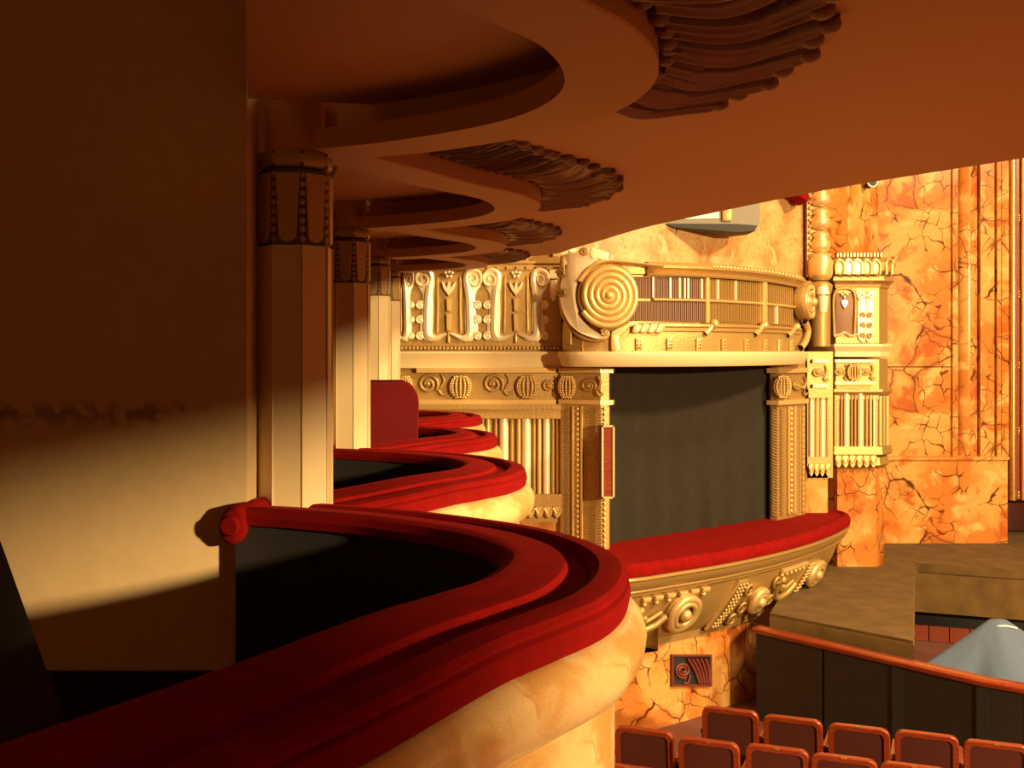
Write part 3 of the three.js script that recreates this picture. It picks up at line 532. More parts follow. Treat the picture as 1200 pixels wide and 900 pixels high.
  for (const x of [748, 784, 818, 847, 873, 895, 912, 926]) {
    const w = 3.8 * (1 - (x - 748) / 300), r = obj('rosette_block', rect(mG, x - w, x + w, yAt(x, 0.14), yAt(x, 0.01), 0, 0.03, 0.5), M.brightGold, p);
    for (const [a, c] of [[-0.4, 0.04], [0.4, 0.04], [-0.4, 0.075], [0.4, 0.075], [-0.4, 0.11], [0.4, 0.11]]) obj('stud', sph(mG(x + a * w, yAt(x, c), 0.03), 0.012, 6, 4), M.gold, r);
  }
  obj('base_line', sweep(gPath.slice(12, -3), [[0, 0.01], [0.03, 0.01], [0.03, -0.01], [0, -0.01]], { closed: true }), M.gold, p);
  // stepped corner and big scroll
  obj('stepped_corner', [rect(mG, 661, 684, 378, 411, 0, 0.02, 0.4), rect(mG, 664, 672, 340, 404, 0.01, 0.04, 0.4), rect(mG, 664, 684, 400, 408, 0.01, 0.04, 0.4)], M.gold, p);
  const disc = obj('scroll_disc', relief(mG, Array.from({ length: 28 }, (_, k) => [713 + 33 * Math.cos(k * Math.PI / 14), 347 + 39 * Math.sin(k * Math.PI / 14)]), -0.05, 0.10, 2), M.gold, p);
  obj('spiral', tubeOn(mG, spiral(713, 347, 31, 2, 4.6, 2.6, -1, 22).map(([x, y]) => [x, 347 + (y - 347) * 1.17]), 0.036, 0.11, 220), M.brightGold, disc);
  obj('spiral_eye', sph(mG(713, 347, 0.13), 0.05, 12, 8), M.brightGold, disc);
  obj('scroll_tail', ribbon(mG, [[683, 330], [692, 316], [706, 308], [722, 307], [745, 310], [772, 313]], (t) => 3.2 - t * 1.4, 0.02, 0.11), M.brightGold, p);
  obj('crescent_shield', relief(mG, [[664, 299], [671, 297], [672, 290], [677, 296], [686, 291], [697, 293], [703, 302], [696, 309], [686, 318], [679, 333], [678, 352], [682, 370], [692, 384], [704, 391], [711, 391], [708, 397], [697, 397], [680, 389], [669, 372], [664, 350], [666, 326], [671, 310]], -0.02, 0.09, 1.2), M.silver, p);
  obj('crescent_rim', tubeOn(mG, [[662, 300], [661, 322], [660, 350], [665, 374], [677, 391], [695, 399], [709, 397], [713, 390], [708, 386], [704, 390]], 0.022, 0.03, 60), M.gold, p);
  for (const [x, y] of [[666, 321], [667, 344], [687, 296], [708, 390]]) obj('shield_curl', tubeOn(mG, spiral(x, y, 4.5, 0.8, 1.7, 3.6, 1, 10), 0.014, 0.10, 26), M.gold, p);
  for (let k = 0; k < 4; k++) obj('shield_leaf', relief(mG, [[694 + k * 4.6, 291 + k * 1.6], [693 + k * 4.6, 301 + k * 1.2], [698 + k * 4.6, 303 + k], [699 + k * 4.6, 292 + k * 1.6]], 0.02, 0.10 - k * 0.01, 0.8), M.silver, p);
  obj('shield_spike', tubeOn(mG, [[620, 299], [645, 299], [662, 300]], 0.02, 0.15, 12), M.brightGold, p);
  obj('shield_foot', relief(mG, [[716, 388], [716, 411], [726, 411], [727, 400], [734, 386], [745, 380], [740, 376], [728, 382]], 0, 0.05, 0.8), M.brightGold, p);
  // far scroll
  const rd = obj('far_scroll_disc', relief(mG, Array.from({ length: 20 }, (_, k) => [940 + 8.5 * Math.cos(k * Math.PI / 10), 352 + 23 * Math.sin(k * Math.PI / 10)]), -0.03, 0.10, 0.6), M.gold, p);
  obj('spiral', tubeOn(mG, spiral(940, 352, 21, 3, 2.6, 0, 1, 18).map(([x, y]) => [940 + (x - 940) * 0.37, y]), 0.03, 0.11, 110), M.brightGold, rd);
  obj('spiral_eye', sph(mG(940, 354, 0.14), 0.06, 10, 8), M.brightGold, rd);
  obj('far_tail', tubeOn(mG, [[938, 376], [942, 388], [938, 402], [933, 408]], 0.045, 0.05, 20), M.brightGold, p);
}
// marble wall above the grille
const upperWall = poly([[0.35, 12.3], [1.3, 12.5], [2.6, 13.55], [3.98, 14.95]]);
struct('wall_above_grille', sweep(upperWall, [[0, 0.85], [0, 3.6], [-0.3, 3.6], [-0.3, 0.85]], { closed: true }), M.travertine);

// bowed rail of the stage box
const rPath = spline([[0.60, 12.05], [0.62, 11.55], [0.80, 11.12], [1.10, 11.02], [1.76, 11.42], [2.30, 11.82], [2.84, 12.3], [3.30, 12.78], [3.72, 13.3], [4.15, 13.95], [4.42, 14.5], [4.40, 14.85], [4.25, 15.0]], 80), HR = -2.14, mR = mapCurve(rPath);
{
  const p = thing('stage_box_balcony', 'bowed gilded stage box balcony with wide red velvet ledge and carved corbel', 'balcony');
  const q = offset(rPath, -0.03);
  obj('velvet_top', slab([...q, ...poly([[3.95, 14.8], [3.5, 14.5], [3.36, 14.45], [1.0, 12.35]])], HR - 0.06, HR), M.velvet, p);
  obj('velvet_edge', sweep(rPath, [[-0.10, 0.0], [-0.08, 0.018], [-0.05, 0.022], [-0.02, 0.012], [0.0, -0.02], [0.004, -0.07], [-0.005, -0.11], [-0.03, -0.125], [-0.1, -0.125]].map(([u, v]) => [u, v + HR]), { closed: true }), M.velvet, p);
  obj('gold_cove', sweep(rPath, [[-0.03, -0.115], [0.0, -0.125], [0.005, -0.15], [-0.02, -0.165], [-0.03, -0.2], [-0.06, -0.25], [-0.09, -0.275], [-0.085, -0.29], [-0.12, -0.30], [-0.125, -0.335], [-0.2, -0.345], [-0.3, -0.3], [-0.3, -0.115]].map(([u, v]) => [u, v + HR]), { closed: true, ang: 0.4 }), M.gold, p);
  obj('corbel', sweep(rPath, [[-0.13, -0.33], [-0.16, -0.36], [-0.22, -0.52], [-0.30, -0.68], [-0.42, -0.86], [-0.50, -0.93], [-0.50, -1.0], [-0.9, -1.0], [-0.9, -0.33]].map(([u, v]) => [u, v + HR]), { closed: true, ang: 0.4 }), M.gold, p);
  // ornament on the sloping corbel: height h below the ledge, standing out by o
  const slope = (h) => { const k = [[0.33, -0.13], [0.36, -0.16], [0.52, -0.22], [0.68, -0.30], [0.86, -0.42], [1.0, -0.50]]; for (let i = 0; i < 5; i++) if (h <= k[i + 1][0]) { const t = (h - k[i][0]) / (k[i + 1][0] - k[i][0]); return k[i][1] + (k[i + 1][1] - k[i][1]) * t; } return -0.5; };
  let acc = [0]; for (let i = 1; i < rPath.length; i++) acc.push(acc[i - 1] + Math.hypot(rPath[i][0] - rPath[i - 1][0], rPath[i][1] - rPath[i - 1][1]));
  const fr = frames(rPath);
  const mC = (s, h, o = 0) => { let i = 0; while (i < acc.length - 2 && acc[i + 1] < s) i++; const t = (s - acc[i]) / (acc[i + 1] - acc[i]), L = (a, b) => a + (b - a) * t, u = slope(h) + o * 0.9, x = L(rPath[i][0], rPath[i + 1][0]), z = L(rPath[i][1], rPath[i + 1][1]), nx = L(fr[i][0], fr[i + 1][0]), nz = L(fr[i][1], fr[i + 1][1]); return V3(x + nx * u, E + HR - h - o * 0.4, z + nz * u); };
  const sAt = (x) => { let k = 20; while (k < rPath.length - 1 && rPath[k][0] < x) k++; return acc[k]; };
  const roset = (s, h, w, hh) => {
    const ov = (k) => Array.from({ length: 20 }, (_, i) => [s + w * k * Math.cos(i * Math.PI / 10), h + hh * k * Math.sin(i * Math.PI / 10)]);
    const r = obj('rosette', relief((a, b, o) => mC(a, b, o), ov(1.25), 0, 0.05, 0.02), M.gold, p);
    const ring = (k, rr, o) => tube([...ov(k), ov(k)[0]].map(([a, b]) => mC(a, b, o)), rr, 50, 7);
    obj('rosette_ring', [ring(1.0, 0.045, 0.07), ring(0.72, 0.03, 0.09)], M.brightGold, r); obj('rosette_boss', sph(mC(s, h, 0.09), 0.07, 12, 9), M.brightGold, r);
  };
  const sr = [sAt(1.93), sAt(2.95), sAt(3.86)];
  roset(sr[0], 0.60, 0.19, 0.17); roset(sr[1], 0.66, 0.12, 0.12); roset(sr[2], 0.56, 0.20, 0.13);
  for (const [sa, sb] of [[sAt(1.1) - 0.1, sAt(2.15)], [sAt(3.15), sAt(3.6)]]) for (let k = 0; k < 6; k++) { const s = sa + (sb - sa) * (k + 0.3) / 6; obj('bar_and_drop', [relief(mC, [[s, 0.36], [s, 0.40], [s + 0.11, 0.40], [s + 0.11, 0.36]], 0.0, 0.05, 0.006, false), sph(mC(s + 0.05, 0.435, 0.02), 0.03, 8, 6)], M.brightGold, p); }
  for (const x of [1.45, 3.36]) { const s = sAt(x); obj('swag', [tube([mC(s - 0.25, 0.52, 0.03), mC(s - 0.1, 0.72, 0.04), mC(s + 0.12, 0.70, 0.05), mC(s + 0.26, 0.60, 0.05)], 0.04, 24, 8), tube([mC(s - 0.15, 0.56, 0.02), mC(s - 0.02, 0.64, 0.03), mC(s + 0.2, 0.56, 0.03)], 0.025, 18, 7), sph(mC(s - 0.12, 0.5, 0.03), 0.05, 9, 7), sph(mC(s - 0.02, 0.6, 0.03), 0.035, 8, 6)], M.gold, p); }
  for (const x of [2.52, 3.58]) { // beaded strap running down the corbel
    const s = sAt(x), st = obj('beaded_strap', relief(mC, [[s + 0.06, 0.36], [s - 0.16, 0.92], [s + 0.08, 0.97], [s + 0.24, 0.36]], 0, 0.05, 0.01, false), M.gold, p);
    for (let a = 0; a < 3; a++) for (let k = 0; k < 13; k++) { const t = k / 12; obj('bead', sph(mC(s + 0.09 + a * 0.045 - t * 0.17 + a * 0.012 * (1 - t), 0.40 + t * 0.48, 0.055), 0.016, 6, 5), M.brightGold, st); }
  }
  for (const x of [2.72, 3.16]) { const s = sAt(x); for (const [a, b] of [[0, 0.5], [0.03, 0.72], [-0.05, 0.85]]) { const P = []; for (let k = 0; k <= 16; k++) { const t = k / 16 * 9.4, r = 0.085 * (1 - k / 19); P.push(mC(s + a + r * Math.cos(t), b + r * Math.sin(t), 0.03)); } obj('leaf_scroll', tube(P, 0.02, 34, 6), M.gold, p); } }
  // marble pier beneath
  const pier = [...poly([[0.1, 11.75], [0.7, 11.68]]), ...offset(rPath, -0.52).slice(24, 62).filter(([x]) => x > 1.0)];
  const pr = struct('wall_pier', sweep(pier, [[0, HR - 0.95], [0, -E], [-0.3, -E], [-0.3, HR - 0.95]], { closed: true }), M.breccia, 'orange veined marble pier under the stage box');
  const mP = mapCurve(pier), v = thing('vent_plate', 'small dark red carved vent plate with scroll on marble pier', 'vent');
  obj('plate', rect(mP, 786, 831, 768, 803, -0.02, 0.02, 0.6), M.black, v);
  obj('scroll', [tubeOn(mP, spiral(798, 785, 9, 1.5, 2.3, 1.2, 1, 14), 0.017, 0.03, 60), tubeOn(mP, [[806, 790], [804, 799], [798, 800]], 0.014, 0.03, 10)], M.darkRed, v);
  for (let k = 0; k < 5; k++) obj('flute', tubeOn(mP, [[803 + k * 5, 770.5], [808 + k * 4.6, 778], [813 + k * 3.8, 788], [817 + k * 3, 800]], 0.019, 0.03, 16), M.darkRed, v);
  obj('frame_bar', [rect(mP, 785, 832, 766.5, 769, 0, 0.035, 0.3), rect(mP, 785, 832, 801.5, 804, 0, 0.035, 0.3), rect(mP, 785, 787, 767, 803, 0, 0.035, 0.3), rect(mP, 830, 832, 767, 803, 0, 0.035, 0.3)], M.darkRed, v);
}

// ---------------------------------------------------------------- carved column and turret by the proscenium
const mT = mapPlane(14.9), k15 = 14.9 / F;
{
  const p = thing('carved_column', 'slim carved gold column rising beside the turret balcony', 'column', V3(4.10, 0, -14.75));
  const lathe = (pts) => { const g = new THREE.LatheGeometry(pts.map(([r, py]) => new THREE.Vector2(r, E + (HY - py) * 14.75 / F)), 18); return g; };
  const bell = (y) => [[0.05, y], [0.11, y - 2], [0.135, y - 8], [0.125, y - 14], [0.09, y - 18], [0.12, y - 20], [0.1, y - 24], [0.05, y - 26]];
  for (const y of [297, 270, 243, 216, 189]) obj('bell', lathe(bell(y)), M.brightGold, p);
  obj('back_strip', box(-0.17, 0.06, E + 1.0, E + 3.2, -0.2, -0.02), M.gold, p);
  for (let y = 300; y > 130; y -= 7) obj('edge_bead', sph(V3(-0.13, E + (HY - y) * 14.75 / F, 0), 0.03, 7, 5), M.brightGold, p);
  obj('cup', lathe([[0.04, 330], [0.12, 328], [0.16, 322], [0.165, 306], [0.13, 301], [0.15, 298], [0.05, 296]]), M.brightGold, p);
  obj('shaft', lathe([[0.13, 406], [0.13, 345], [0.15, 342], [0.16, 334], [0.1, 330]]), M.gold, p);
  obj('tassel', [new THREE.CylinderGeometry(0.085, 0.095, 0.1, 10).translate(0, E + (HY - 341) * 14.75 / F, 0.09), new THREE.CylinderGeometry(0.085, 0.06, 0.22, 10).translate(0, E + (HY - 357) * 14.75 / F, 0.09)], M.silver, p);
}
{
  const p = thing('turret_balcony', 'gilded octagonal turret with leaf crown, silver scrolls and fluted base', 'turret');
  const ox = [[4.20, 15.3], [4.35, 14.9], [4.93, 14.9], [5.12, 15.12], [5.30, 15.9]], path = poly(ox), Y = (py) => (HY - py) * k15;
  const sw = (pr, m, n = 'tier', cl = false) => obj(n, sweep(path, pr.map(([u, py]) => [u, Y(py)]), { closed: true, ang: 0.4 }), m, p);
  sw([[0, 336], [0, 402], [-0.3, 402], [-0.3, 336]], M.gold, 'panel_wall');
  sw([[-0.3, 322], [0.07, 324], [0.09, 329], [0.03, 333], [0.02, 337], [-0.3, 337]], M.gold, 'cornice');
  sw([[-0.3, 300], [0.04, 302], [0.10, 308], [0.08, 318], [0.02, 324], [-0.3, 324]], M.gold, 'crown_body');
  sw([[-0.3, 402], [0.05, 403], [0.06, 406], [0.02, 412], [0.02, 418], [-0.3, 420]], M.pillar, 'cove');
  sw([[-0.3, 420], [0.0, 421], [0.0, 468], [-0.3, 468]], M.gold, 'frieze');
  sw([[-0.3, 455], [0.06, 456], [0.06, 459], [0.02, 463], [-0.3, 463]], M.gold, 'lintel');
  sw([[-0.3, 460], [-0.02, 460], [-0.02, 530], [-0.3, 530]], M.gold, 'fluted_back');
  sw([[-0.3, 523], [0.05, 523], [0.06, 532], [0.02, 534], [-0.3, 536]], M.gold, 'bracket');
  sw([[-0.3, 534], [0.0, 536], [0.02, 545], [-0.05, 550], [-0.3, 550]], M.gold, 'bracket');
  struct('wall_turret_base', sweep(path, [[-0.05, Y(548)], [-0.05, -2.9], [-0.4, -2.9], [-0.4, Y(548)]], { closed: true }), M.breccia);
  const m = (a, c, o) => mT(a, c, o);
  obj('upper_fillet', rect(m, 976, 1023, 421, 425, 0, 0.10, 0.3), M.brightGold, p);
  obj('lower_fillet', rect(m, 976, 1023, 446.5, 450.5, 0, 0.10, 0.3), M.brightGold, p);
  globe(m, 1000, 436, 8.5, 10, p); friezeScroll(m, 983, 436, 0.55, 0.7, p); friezeScroll(m, 1014, 436, 0.5, 0.7, p);
  dentils(m, 976, 1029, 404, 18, p, 0.9);
  obj('niche', rect(m, 979, 999, 343, 392, -0.01, 0.012, 0.3), M.grille, p);
  obj('niche_frame', [tubeOn(m, [[977, 395], [977, 345], [980, 340], [988, 338], [998, 340], [1001, 345], [1001, 392]], 0.022, 0.02, 40)], M.gold, p);
  obj('niche_base', ribbon(m, [[976, 394], [984, 392.5], [989, 390], [996, 394], [1003, 392]], () => 1.8, 0, 0.05), M.silver, p);
  obj('torch_flower', [...[[-3, 345], [0, 343], [3, 345], [0, 348]].map(([x, y]) => sph(m(989 + x, y, 0.03), 0.022, 7, 5)), relief(m, [[989, 362], [985, 354], [989, 351], [993, 354]], 0, 0.04, 0.4)], M.silver, p);
  for (const s of [-1, 1]) {
    const cx = 1014;
    obj('scroll_plate', relief(m, [[0.3, 350], [0.3, 398], [9, 396], [10, 372], [10, 350], [12, 346], [11, 341], [6, 340], [1, 345]].map(([x, y]) => [cx + s * x, y]), 0, 0.03, 0.4), M.silver, p);
    obj('volute', tubeOn(m, spiral(cx + s * 6, 347, 5.2, 0.8, 2, s > 0 ? 3 : 0.14, s, 12), 0.016, 0.04, 44), M.silver, p);
    for (const y of [369, 381, 393]) obj('curl', tubeOn(m, spiral(cx + s * 4.5, y, 3.2, 0.6, 1.6, 1.2, s, 10), 0.011, 0.04, 26), M.gold, p);
  }
  // crown leaves
  for (let k = 0; k < 5; k++) { const x = 981 + k * 10.5; obj('crown_leaf', [relief(m, [[x - 5, 322], [x - 5.5, 308], [x, 303], [x + 5.5, 308], [x + 5, 322]], 0.05, 0.12, 1), tubeOn(m, [[x - 4.5, 322], [x - 4.5, 310], [x, 306], [x + 4.5, 310], [x + 4.5, 322]], 0.018, 0.13, 26)], k === 1 || k === 2 ? M.silver : M.brightGold, p); }
  for (let k = 0; k < 14; k++) obj('crown_tooth', rect(m, 978 + k * 3.9, 980.6 + k * 3.9, 296.5, 302, 0.0, 0.10, 0.5), M.brightGold, p);
  const m2 = mapCurve(path);
  for (const [x, y] of [[1034, 312], [1040, 312]]) obj('crown_leaf', tubeOn(m2, [[x - 2.5, 322], [x - 2.5, 308], [x, 304], [x + 2.5, 308], [x + 2.5, 322]], 0.025, 0.1, 26), M.brightGold, p);
  reeds(m, [[978.5, 1.2, M.brightGold], [986, 1.4, M.gold], [991.5, 3.2, M.silver], [998, 1.2, M.gold], [1002, 1.4, M.gold], [1008, 3.2, M.silver], [1015, 1.2, M.gold], [1020, 1.6, M.brightGold], [1024, 1.2, M.silver]], 461, 524, p);
  reeds(m2, [[1031, 1.0, M.brightGold], [1035, 1.0, M.gold], [1039, 1.0, M.brightGold]], 464, 522, p);
  acanthus((a, c, o) => m(a, c, o), 977, 1026, 540, p, 6);
}
{ // narrow fluted pilaster between jamb and turret
  const p = thing('fluted_pilaster', 'narrow gilded fluted pilaster between curtain jamb and turret', 'pilaster'), d = 14.72, m = mapPlane(d);
  const b = (x0, x1, y0, y1, o0, o1) => { const a = at(x0, y1, d), c = at(x1, y0, d); return box(a.x, c.x, a.y, c.y, -d + o0, -d + o1); };
  obj('body', b(946, 976, 412, 560, -0.3, 0), M.gold, p); obj('marble_base', b(944, 970, 548, 655, -0.3, 0.0), M.breccia, p);
  obj('fillet', b(951, 969, 421, 425, 0, 0.08), M.brightGold, p); obj('fillet', b(951, 969, 450, 454, 0, 0.08), M.brightGold, p);
  friezeScroll(m, 958, 437, 0.6, 0.75, p);
  obj('lintel', b(946, 972, 456, 466, 0, 0.07), M.gold, p);
  reeds(m, [[950.5, 3, M.silver], [956, 1.2, M.gold], [963.5, 3, M.silver], [969, 1.2, M.gold]], 466, 536, p);
  obj('bracket', b(945, 973, 535, 547, 0, 0.045), M.gold, p);
  acanthus(m, 946, 972, 550, p, 4);
}
// marble walls by the proscenium, slab by slab
{
  struct('wall_return', sweep(poly([[4.35, 15.6], [4.75, 15.75], [5.56, 16.85]]), [[0, -2.9], [0, 3.6], [-0.3, 3.6], [-0.3, -2.9]], { closed: true }), M.breccia);
  const w = thing('marble_proscenium_wall', 'tall orange veined marble wall with fluted pilaster by the stage', 'wall'), d = 16.9;
  w.userData.kind = 'structure';
  const b = (x0, x1, y0, y1, o0, o1) => { const a = at(x0, y1, d), c = at(x1, y0, d); return box(a.x, c.x, a.y, c.y, -d + o0, -d + o1); };
  const bev = (x0, x1, y0, y1, o) => rect(mapPlane(d), x0, x1, y0, y1, -0.2, o, 0.4);
  obj('core', b(1020, 1181, 120, 640, -0.5, -0.1), M.breccia, w);
  obj('marble_slab', bev(1026, 1114.6, 130, 429.7, 0), M.breccia, w); obj('marble_slab', bev(1026, 1114.6, 430.3, 536, 0), M.breccia, w);
  obj('pilaster_fillet', bev(1115, 1122, 130, 536, 0.04), M.breccia, w);
  obj('pilaster_fillet', bev(1147, 1164, 130, 536, 0.05), M.breccia, w); obj('pilaster_fillet', bev(1165.5, 1171, 130, 536, 0.08), M.breccia, w); obj('pilaster_fillet', bev(1172, 1181, 130, 536, 0.05), M.breccia, w);
  const a = at(1134, 536, d), t = at(1134, 130, d), g = cyl(V3(a.x, a.y, -d - 0.05), V3(t.x, t.y, -d - 0.05), 0.155, 0.155, 40);
  { const u = g.attributes.uv; for (let i = 0; i < u.count; i++) u.setXY(i, u.getX(i) * 0.97, u.getY(i) * 5.3); }
  obj('half_round', g, M.breccia, w);
  obj('dado', bev(1029, 1177, 537, 640, 0.12), M.breccia, w); obj('dado_cap', bev(1028, 1178, 534, 538, 0.16), M.breccia, w);
  const br = thing('brass_moulding', 'vertical brass and wood moulding at the proscenium edge', 'moulding'), m = mapPlane(16.95);
  obj('backing_strip', b(1182, 1260, 120, 586, -0.35, -0.04), M.redWood, br);
  const rod = (x, r) => { const u = at(x, 586, 16.9), v = at(x, 120, 16.9); return cyl(u, v, r, r, 14); };
  obj('brass_rod', rod(1187, 0.05), M.brass, br); obj('brass_rod', rod(1199, 0.03), M.brass, br);
  for (const y of [255, 345, 428, 505, 580]) for (const o of [-3, 0, 3]) obj('brass_stud', sph(at(1194, y + o, 16.85), 0.018, 7, 5), M.brass, br);
  struct('trim_1', box(7.5, 12.2, E - 2.9, E + 8.4, -18.2, -18.0), M.darkRed);
  struct('wall_upper_fill', box(3.9, 12.2, E + 3.85, E + 8.4, -17.6, -17.2), M.house);
}

// ---------------------------------------------------------------- stage, pit and platform
{
  const st = struct('floor_stage', slab(poly([[4.3, 16.6], [5.59, 15.2], [6.8, 14.72], [9.0, 14.2], [12.2, 13.9], [12.2, 18.4], [4.3, 18.4]]), -3.02, -2.9), M.carpet, 'olive carpeted stage apron');
  struct('trim_2', sweep(poly([[5.45, 15.27], [6.8, 14.74], [9.0, 14.22], [12.2, 13.92]]), [[0, -2.93], [0, -3.57], [-0.06, -3.57], [-0.06, -2.93]], { closed: true }), M.carpet, 'olive cloth front of the stage apron');
  struct('wall_pit_back', sweep(poly([[5.55, 15.8], [5.6, 15.75], [6.8, 15.3], [9.0, 14.8], [12.2, 14.5]]), [[0, -3.0], [0, -5.2], [-0.1, -5.2], [-0.1, -3.0]], { closed: true }), M.black);
  const bp = thing('pit_back_panelling', 'reddish wooden panelling under the stage apron in the pit', 'panelling'), A = [5.35, 15.75], B = [7.6, 14.93];
  for (let k = 0; k < 9; k++) { const t0 = k / 9 + 0.003, t1 = (k + 1) / 9 - 0.003, L = (t) => [A[0] + (B[0] - A[0]) * t, A[1] + (B[1] - A[1]) * t]; obj('plank', sweep(poly([L(t0), L(t1)]), [[0, -3.84], [0.04, -3.84], [0.04, -5.1], [0, -5.1]], { closed: true }), M.pitWood, bp); }
  const pf = thing('platform', 'olive carpet-covered platform beside the stage box balcony', 'platform');
  const pl = poly([[2.86, 12.3], [4.02, 11.12], [5.52, 15.22], [5.0, 15.85], [4.62, 15.4], [3.95, 15.15]]);
  obj('carpet_top', slab(pl, -2.99, -2.9), M.carpet, pf);
  obj('skirt', sweep(pl.slice(0, 3), [[0.0, -2.93], [0.012, -2.95], [0.0, -3.35], [-0.04, -3.35], [-0.04, -2.93]], { closed: true }), M.carpet, pf);
  const pw = thing('orchestra_pit_wall', 'black boarded orchestra pit wall with red wooden handrail', 'pit wall');
  const pts = [[2.70, 12.24], [3.83, 10.93], [4.39, 10.28], [4.72, 10.02], [5.6, 9.72], [7.2, 9.4], [9.5, 9.3]];
  for (let i = 0; i < pts.length - 1; i++) {
    const a = pts[i], b = pts[i + 1], n = i < 1 ? 2 : 1;
    for (let k = 0; k < n; k++) {
      const L = (t) => [a[0] + (b[0] - a[0]) * t, a[1] + (b[1] - a[1]) * t];
      obj('board', sweep(poly([L((k + 0.02) / n), L((k + 0.98) / n)]), [[0, -3.1], [0.03, -3.1], [0.03, -E], [0, -E]], { closed: true }), M.blackWood, pw);
    }
    obj('post', sweep(poly([[b[0] - 0.05, b[1] + 0.05], [b[0] + 0.04, b[1] - 0.02]]), [[0.02, -3.1], [0.05, -3.1], [0.05, -E], [0.02, -E]], { closed: true }), M.black, pw);
  }
  obj('core', sweep(poly(pts), [[-0.06, -3.09], [0.002, -3.09], [0.002, -E], [-0.06, -E]], { closed: true }), M.black, pw);
  obj('handrail', sweep(poly(pts), [[-0.10, -3.09], [0.07, -3.09], [0.085, -3.07], [0.085, -3.045], [0.065, -3.03], [-0.08, -3.03], [-0.10, -3.045]], { closed: true, ang: 0.7 }), M.redWood, pw);
  // blue cloth over something in the pit
  const n = 40, rows = 12, pos = [], idx = [];
  const c = V3(5.45, E - 3.0, -12.45);
  for (let j = 0; j <= rows; j++) for (let i = 0; i <= n; i++) {
    const v = j / rows, a = i / n * 6.2832, R = 0.09 + 0.86 * v, corner = 1 + 0.22 * Math.cos(4 * a + 0.3) * v + 0.05 * Math.sin(11 * a) * v - 0.03 * Math.cos(5 * a + 1);
    pos.push(c.x + Math.cos(a) * R * corner * (1.0 + (Math.cos(a) > 0 ? 0.1 : 0)), c.y - 0.01 - Math.pow(v, 1.06) * 0.72 - 0.02 * Math.sin(13 * a + 4 * v) * v - 0.03 * Math.cos(7 * a) * v * v, c.z + Math.sin(a) * R * corner * 0.75);
  }
  for (let j = 0; j < rows; j++) for (let i = 0; i < n; i++) { const k = j * (n + 1) + i; idx.push(k, k + 1, k + n + 1, k + 1, k + n + 2, k + n + 1); }
  const tp = pos.length / 3; pos.push(c.x, c.y, c.z); for (let i = 0; i < n; i++) idx.push(tp, i + 1, i);
  const g = new THREE.BufferGeometry(); g.setAttribute('position', new THREE.Float32BufferAttribute(pos, 3)); g.setIndex(idx); g.computeVertexNormals();
  const cl = thing('dust_sheet', 'pale blue dust sheet draped to a peak in the orchestra pit', 'dust sheet');
  obj('sheet', g, M.blue, cl);
  obj('covered_stand', cyl(V3(c.x, E - 5.0, c.z), V3(c.x, c.y - 0.05, c.z), 0.12, 0.10), M.black, cl);
  for (const [x, z] of [[-0.85, 0.1], [-0.05, 0.1]]) obj('tie', tube([V3(c.x + x, c.y - (x < -0.5 ? 0.6 : 0.06), c.z + z), V3(c.x + x + 0.08, c.y - (x < -0.5 ? 0.56 : 0.05), c.z + z + 0.02), V3(c.x + x + 0.22, c.y - (x < -0.5 ? 0.58 : 0.08), c.z + z)], 0.012, 12, 5), M.white, cl);
}

// ---------------------------------------------------------------- stalls seats (backs towards us)
{
  const rr = (w, h, r, cut) => { const s = new THREE.Shape(); s.moveTo(-w, 0); s.lineTo(-w, h - r); s.quadraticCurveTo(-w, h, -w + r, h); s.lineTo(w - r, h); s.quadraticCurveTo(w, h, w, h - r); s.lineTo(w, 0); s.closePath(); return s; };
  const frame = rr(0.245, 0.56, 0.075), hole = new THREE.Path(rr(0.205, 0.525, 0.05).getPoints(8)); frame.holes.push(hole);
  const up = (g, y, z) => { g.rotateX(0.13); g.translate(0, y, z); return g; };
  const proto = new THREE.Group();
  obj('back_frame', up(new THREE.ExtrudeGeometry(frame, { depth: 0.03, bevelEnabled: true, bevelSize: 0.008, bevelThickness: 0.012, bevelSegments: 3, curveSegments: 8 }), 0.30, -0.03), M.redWood, proto);
  obj('back_panel', up(new THREE.ExtrudeGeometry(rr(0.21, 0.53, 0.05), { depth: 0.012, bevelEnabled: false, curveSegments: 8 }), 0.30, -0.02), M.leather, proto);
  const plate = obj('number_plate', box(-0.022, 0.022, -0.008, 0.008, 0, 0.006), M.brass, proto); plate.position.set(0, 0.855, 0.085); plate.rotation.x = 0.13;
  obj('seat_pad', box(-0.2, 0.2, 0.40, 0.48, -0.48, -0.06), M.leather, proto);
  for (const s of [-1, 1]) { obj('armrest', box(s * 0.262 - 0.010, s * 0.262 + 0.010, 0.60, 0.635, -0.40, 0.02), M.redWood, proto); obj('standard', box(s * 0.262 - 0.012, s * 0.262 + 0.012, 0, 0.60, -0.30, -0.03), M.black, proto); }
  const dir = Math.atan2(0.2, 0.51);
  const rowNames = ['front', 'second', 'third'], ord = ['first', 'second', 'third', 'fourth', 'fifth'];
  const rows = [[[857, 827], [930, 837], [1007, 847], [1086, 855], [1168, 866]], [[757, 850], [832, 863], [912, 871], [990, 882], [1072, 892]], [[738, 893]]];
  rows.forEach((row, r) => row.forEach(([px, py], k) => {
    const d = (E - 0.87) * F / (py - HY), o = proto.clone(); o.name = numbered('stalls_seat'); o.position.set((px - 600) / F * d, 0, -d); o.rotation.y = -dir; scene.add(o);
    tag(o, row.length === 1 ? 'wooden-framed stalls seat at the bottom edge below the marble parapet' : `${ord[k]} wooden-framed brown stalls seat from the marble pier in the ${rowNames[r]} row`, 'seat', 'stalls seats in rows');
  }));
}

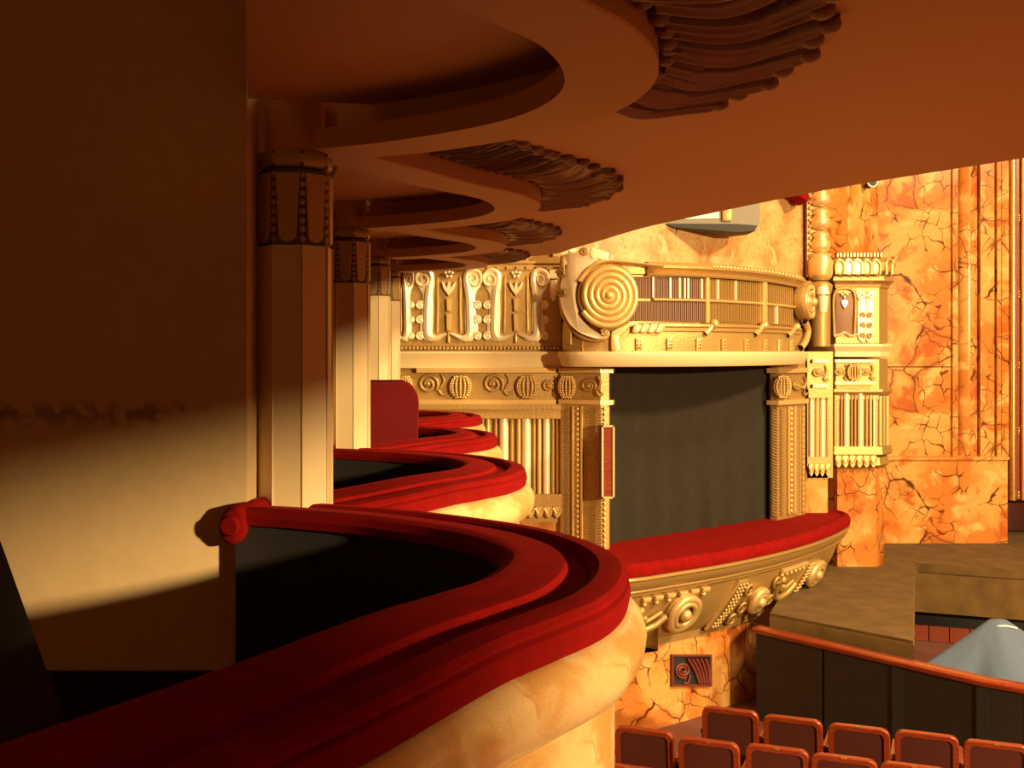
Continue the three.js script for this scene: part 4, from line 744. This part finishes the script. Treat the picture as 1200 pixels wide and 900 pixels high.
// ---------------------------------------------------------------- chairs in the boxes
function boxChair(label, x, h, d, turn, recline, cover) {
  const o = thing('box_chair', label, 'chair', V3(x, E + h, -d)); o.rotation.y = turn;
  const s = new THREE.Shape(); s.moveTo(-0.22, 0); s.lineTo(-0.215, 0.56); s.quadraticCurveTo(-0.2, 0.68, -0.1, 0.69); s.lineTo(0.1, 0.69); s.quadraticCurveTo(0.2, 0.68, 0.215, 0.56); s.lineTo(0.22, 0); s.closePath();
  const back = new THREE.ExtrudeGeometry(s, { depth: 0.05, bevelEnabled: true, bevelSize: 0.012, bevelThickness: 0.02, bevelSegments: 3, curveSegments: 10 }); back.rotateX(recline); back.translate(0, 0.46, 0.17);
  obj('backrest', back, cover, o);
  obj('seat', new THREE.BoxGeometry(0.46, 0.10, 0.44, 2, 2, 2).translate(0, 0.44, 0), cover, o);
  for (const [sx, sz] of [[-1, -1], [1, -1], [-1, 1], [1, 1]]) obj('leg', cyl(V3(sx * 0.2, 0, sz * 0.19), V3(sx * 0.19, 0.4, sz * 0.18), 0.014, 0.02, 8), M.blackWood, o);
  return o;
}
M.velvetPlain = phy({ color: lin(0.13, 0.009, 0.008), roughness: 0.9, specularIntensity: 0.15, sheen: 0.15, sheenColor: lin(0.5, 0.05, 0.04), sheenRoughness: 0.5 });
boxChair('dark red velvet chair back standing in the third box', -0.93, -RAIL[3] - 0.88 + 0.12, 7.75, 0.25, 0.2, M.velvetPlain);
boxChair('black upholstered chair in the nearest box, cut by the left edge', -0.82, -RAIL[1] - 0.94, 2.3, -Math.PI / 2, 0.34, M.shadedCloth);

// ---------------------------------------------------------------- fittings on the upper marble wall
{
  const p = thing('stage_lantern', 'grey and black stage lighting box under the balcony edge', 'stage light'), d = 12.9, m = mapPlane(d);
  obj('cabinet', relief(m, [[779, 262], [800, 250], [888, 205], [892, 205], [891, 262], [886, 270], [868, 272], [800, 266]], -0.5, 0.0, 0.8, false), M.grey, p);
  obj('bottom_tray', relief(m, [[776, 262], [862, 262], [888, 264], [884, 271], [866, 273], [790, 267]], -0.45, 0.02, 0.6, false), M.black, p);
  obj('white_panel', relief(m, [[798, 253], [842, 244], [843, 256], [800, 257]], -0.02, 0.012, 0.2, false), M.white, p);
  obj('latch', rect(m, 846, 857, 243, 259, 0, 0.03, 0.5), M.gold, p);
  obj('bracket', relief(m, [[752, 263], [776, 261], [797, 266], [794, 274], [776, 278], [764, 270]], -0.5, -0.1, 0.5, false), M.black, p);
  obj('cable_loop', [tubeOn(m, spiral(751, 268, 6, 5, 1.6, 0, 1, 12), 0.01, 0.02, 40)], M.black, p);
  obj('hanging_rod', box(at(880, 0, d).x, at(884, 0, d).x, E + 1.9, E + 3.4, -d - 0.3, -d - 0.25), M.black, p);
  const q = thing('upper_box_rail', 'tip of a red velvet box rail above the marble wall', 'rail'), mq = mapPlane(14.3);
  obj('velvet_pad', relief(mq, [[925, 215], [925, 229], [936, 232], [944, 237], [948, 234], [947, 226], [940, 215]], -0.4, 0.05, 1.2), M.velvet, q);
  const s = thing('spotlight', 'tiny dark spotlight on the marble wall at the balcony edge', 'spotlight', at(1020, 216, 16.2));
  obj('lamp_body', [cyl(V3(0, 0.02, 0.1), V3(0, 0, -0.12), 0.07, 0.05)], M.black, s); obj('lamp_rim', new THREE.TorusGeometry(0.07, 0.012, 6, 16).translate(0, 0.02, 0.1), M.white, s); obj('wall_arm', cyl(V3(0, 0, -0.1), V3(0.1, 0.03, -0.6), 0.02), M.black, s);
}
scene.traverse((o) => { if (o.isMesh) { o.castShadow = true; o.receiveShadow = true; } });
renderer.render(scene, camera);
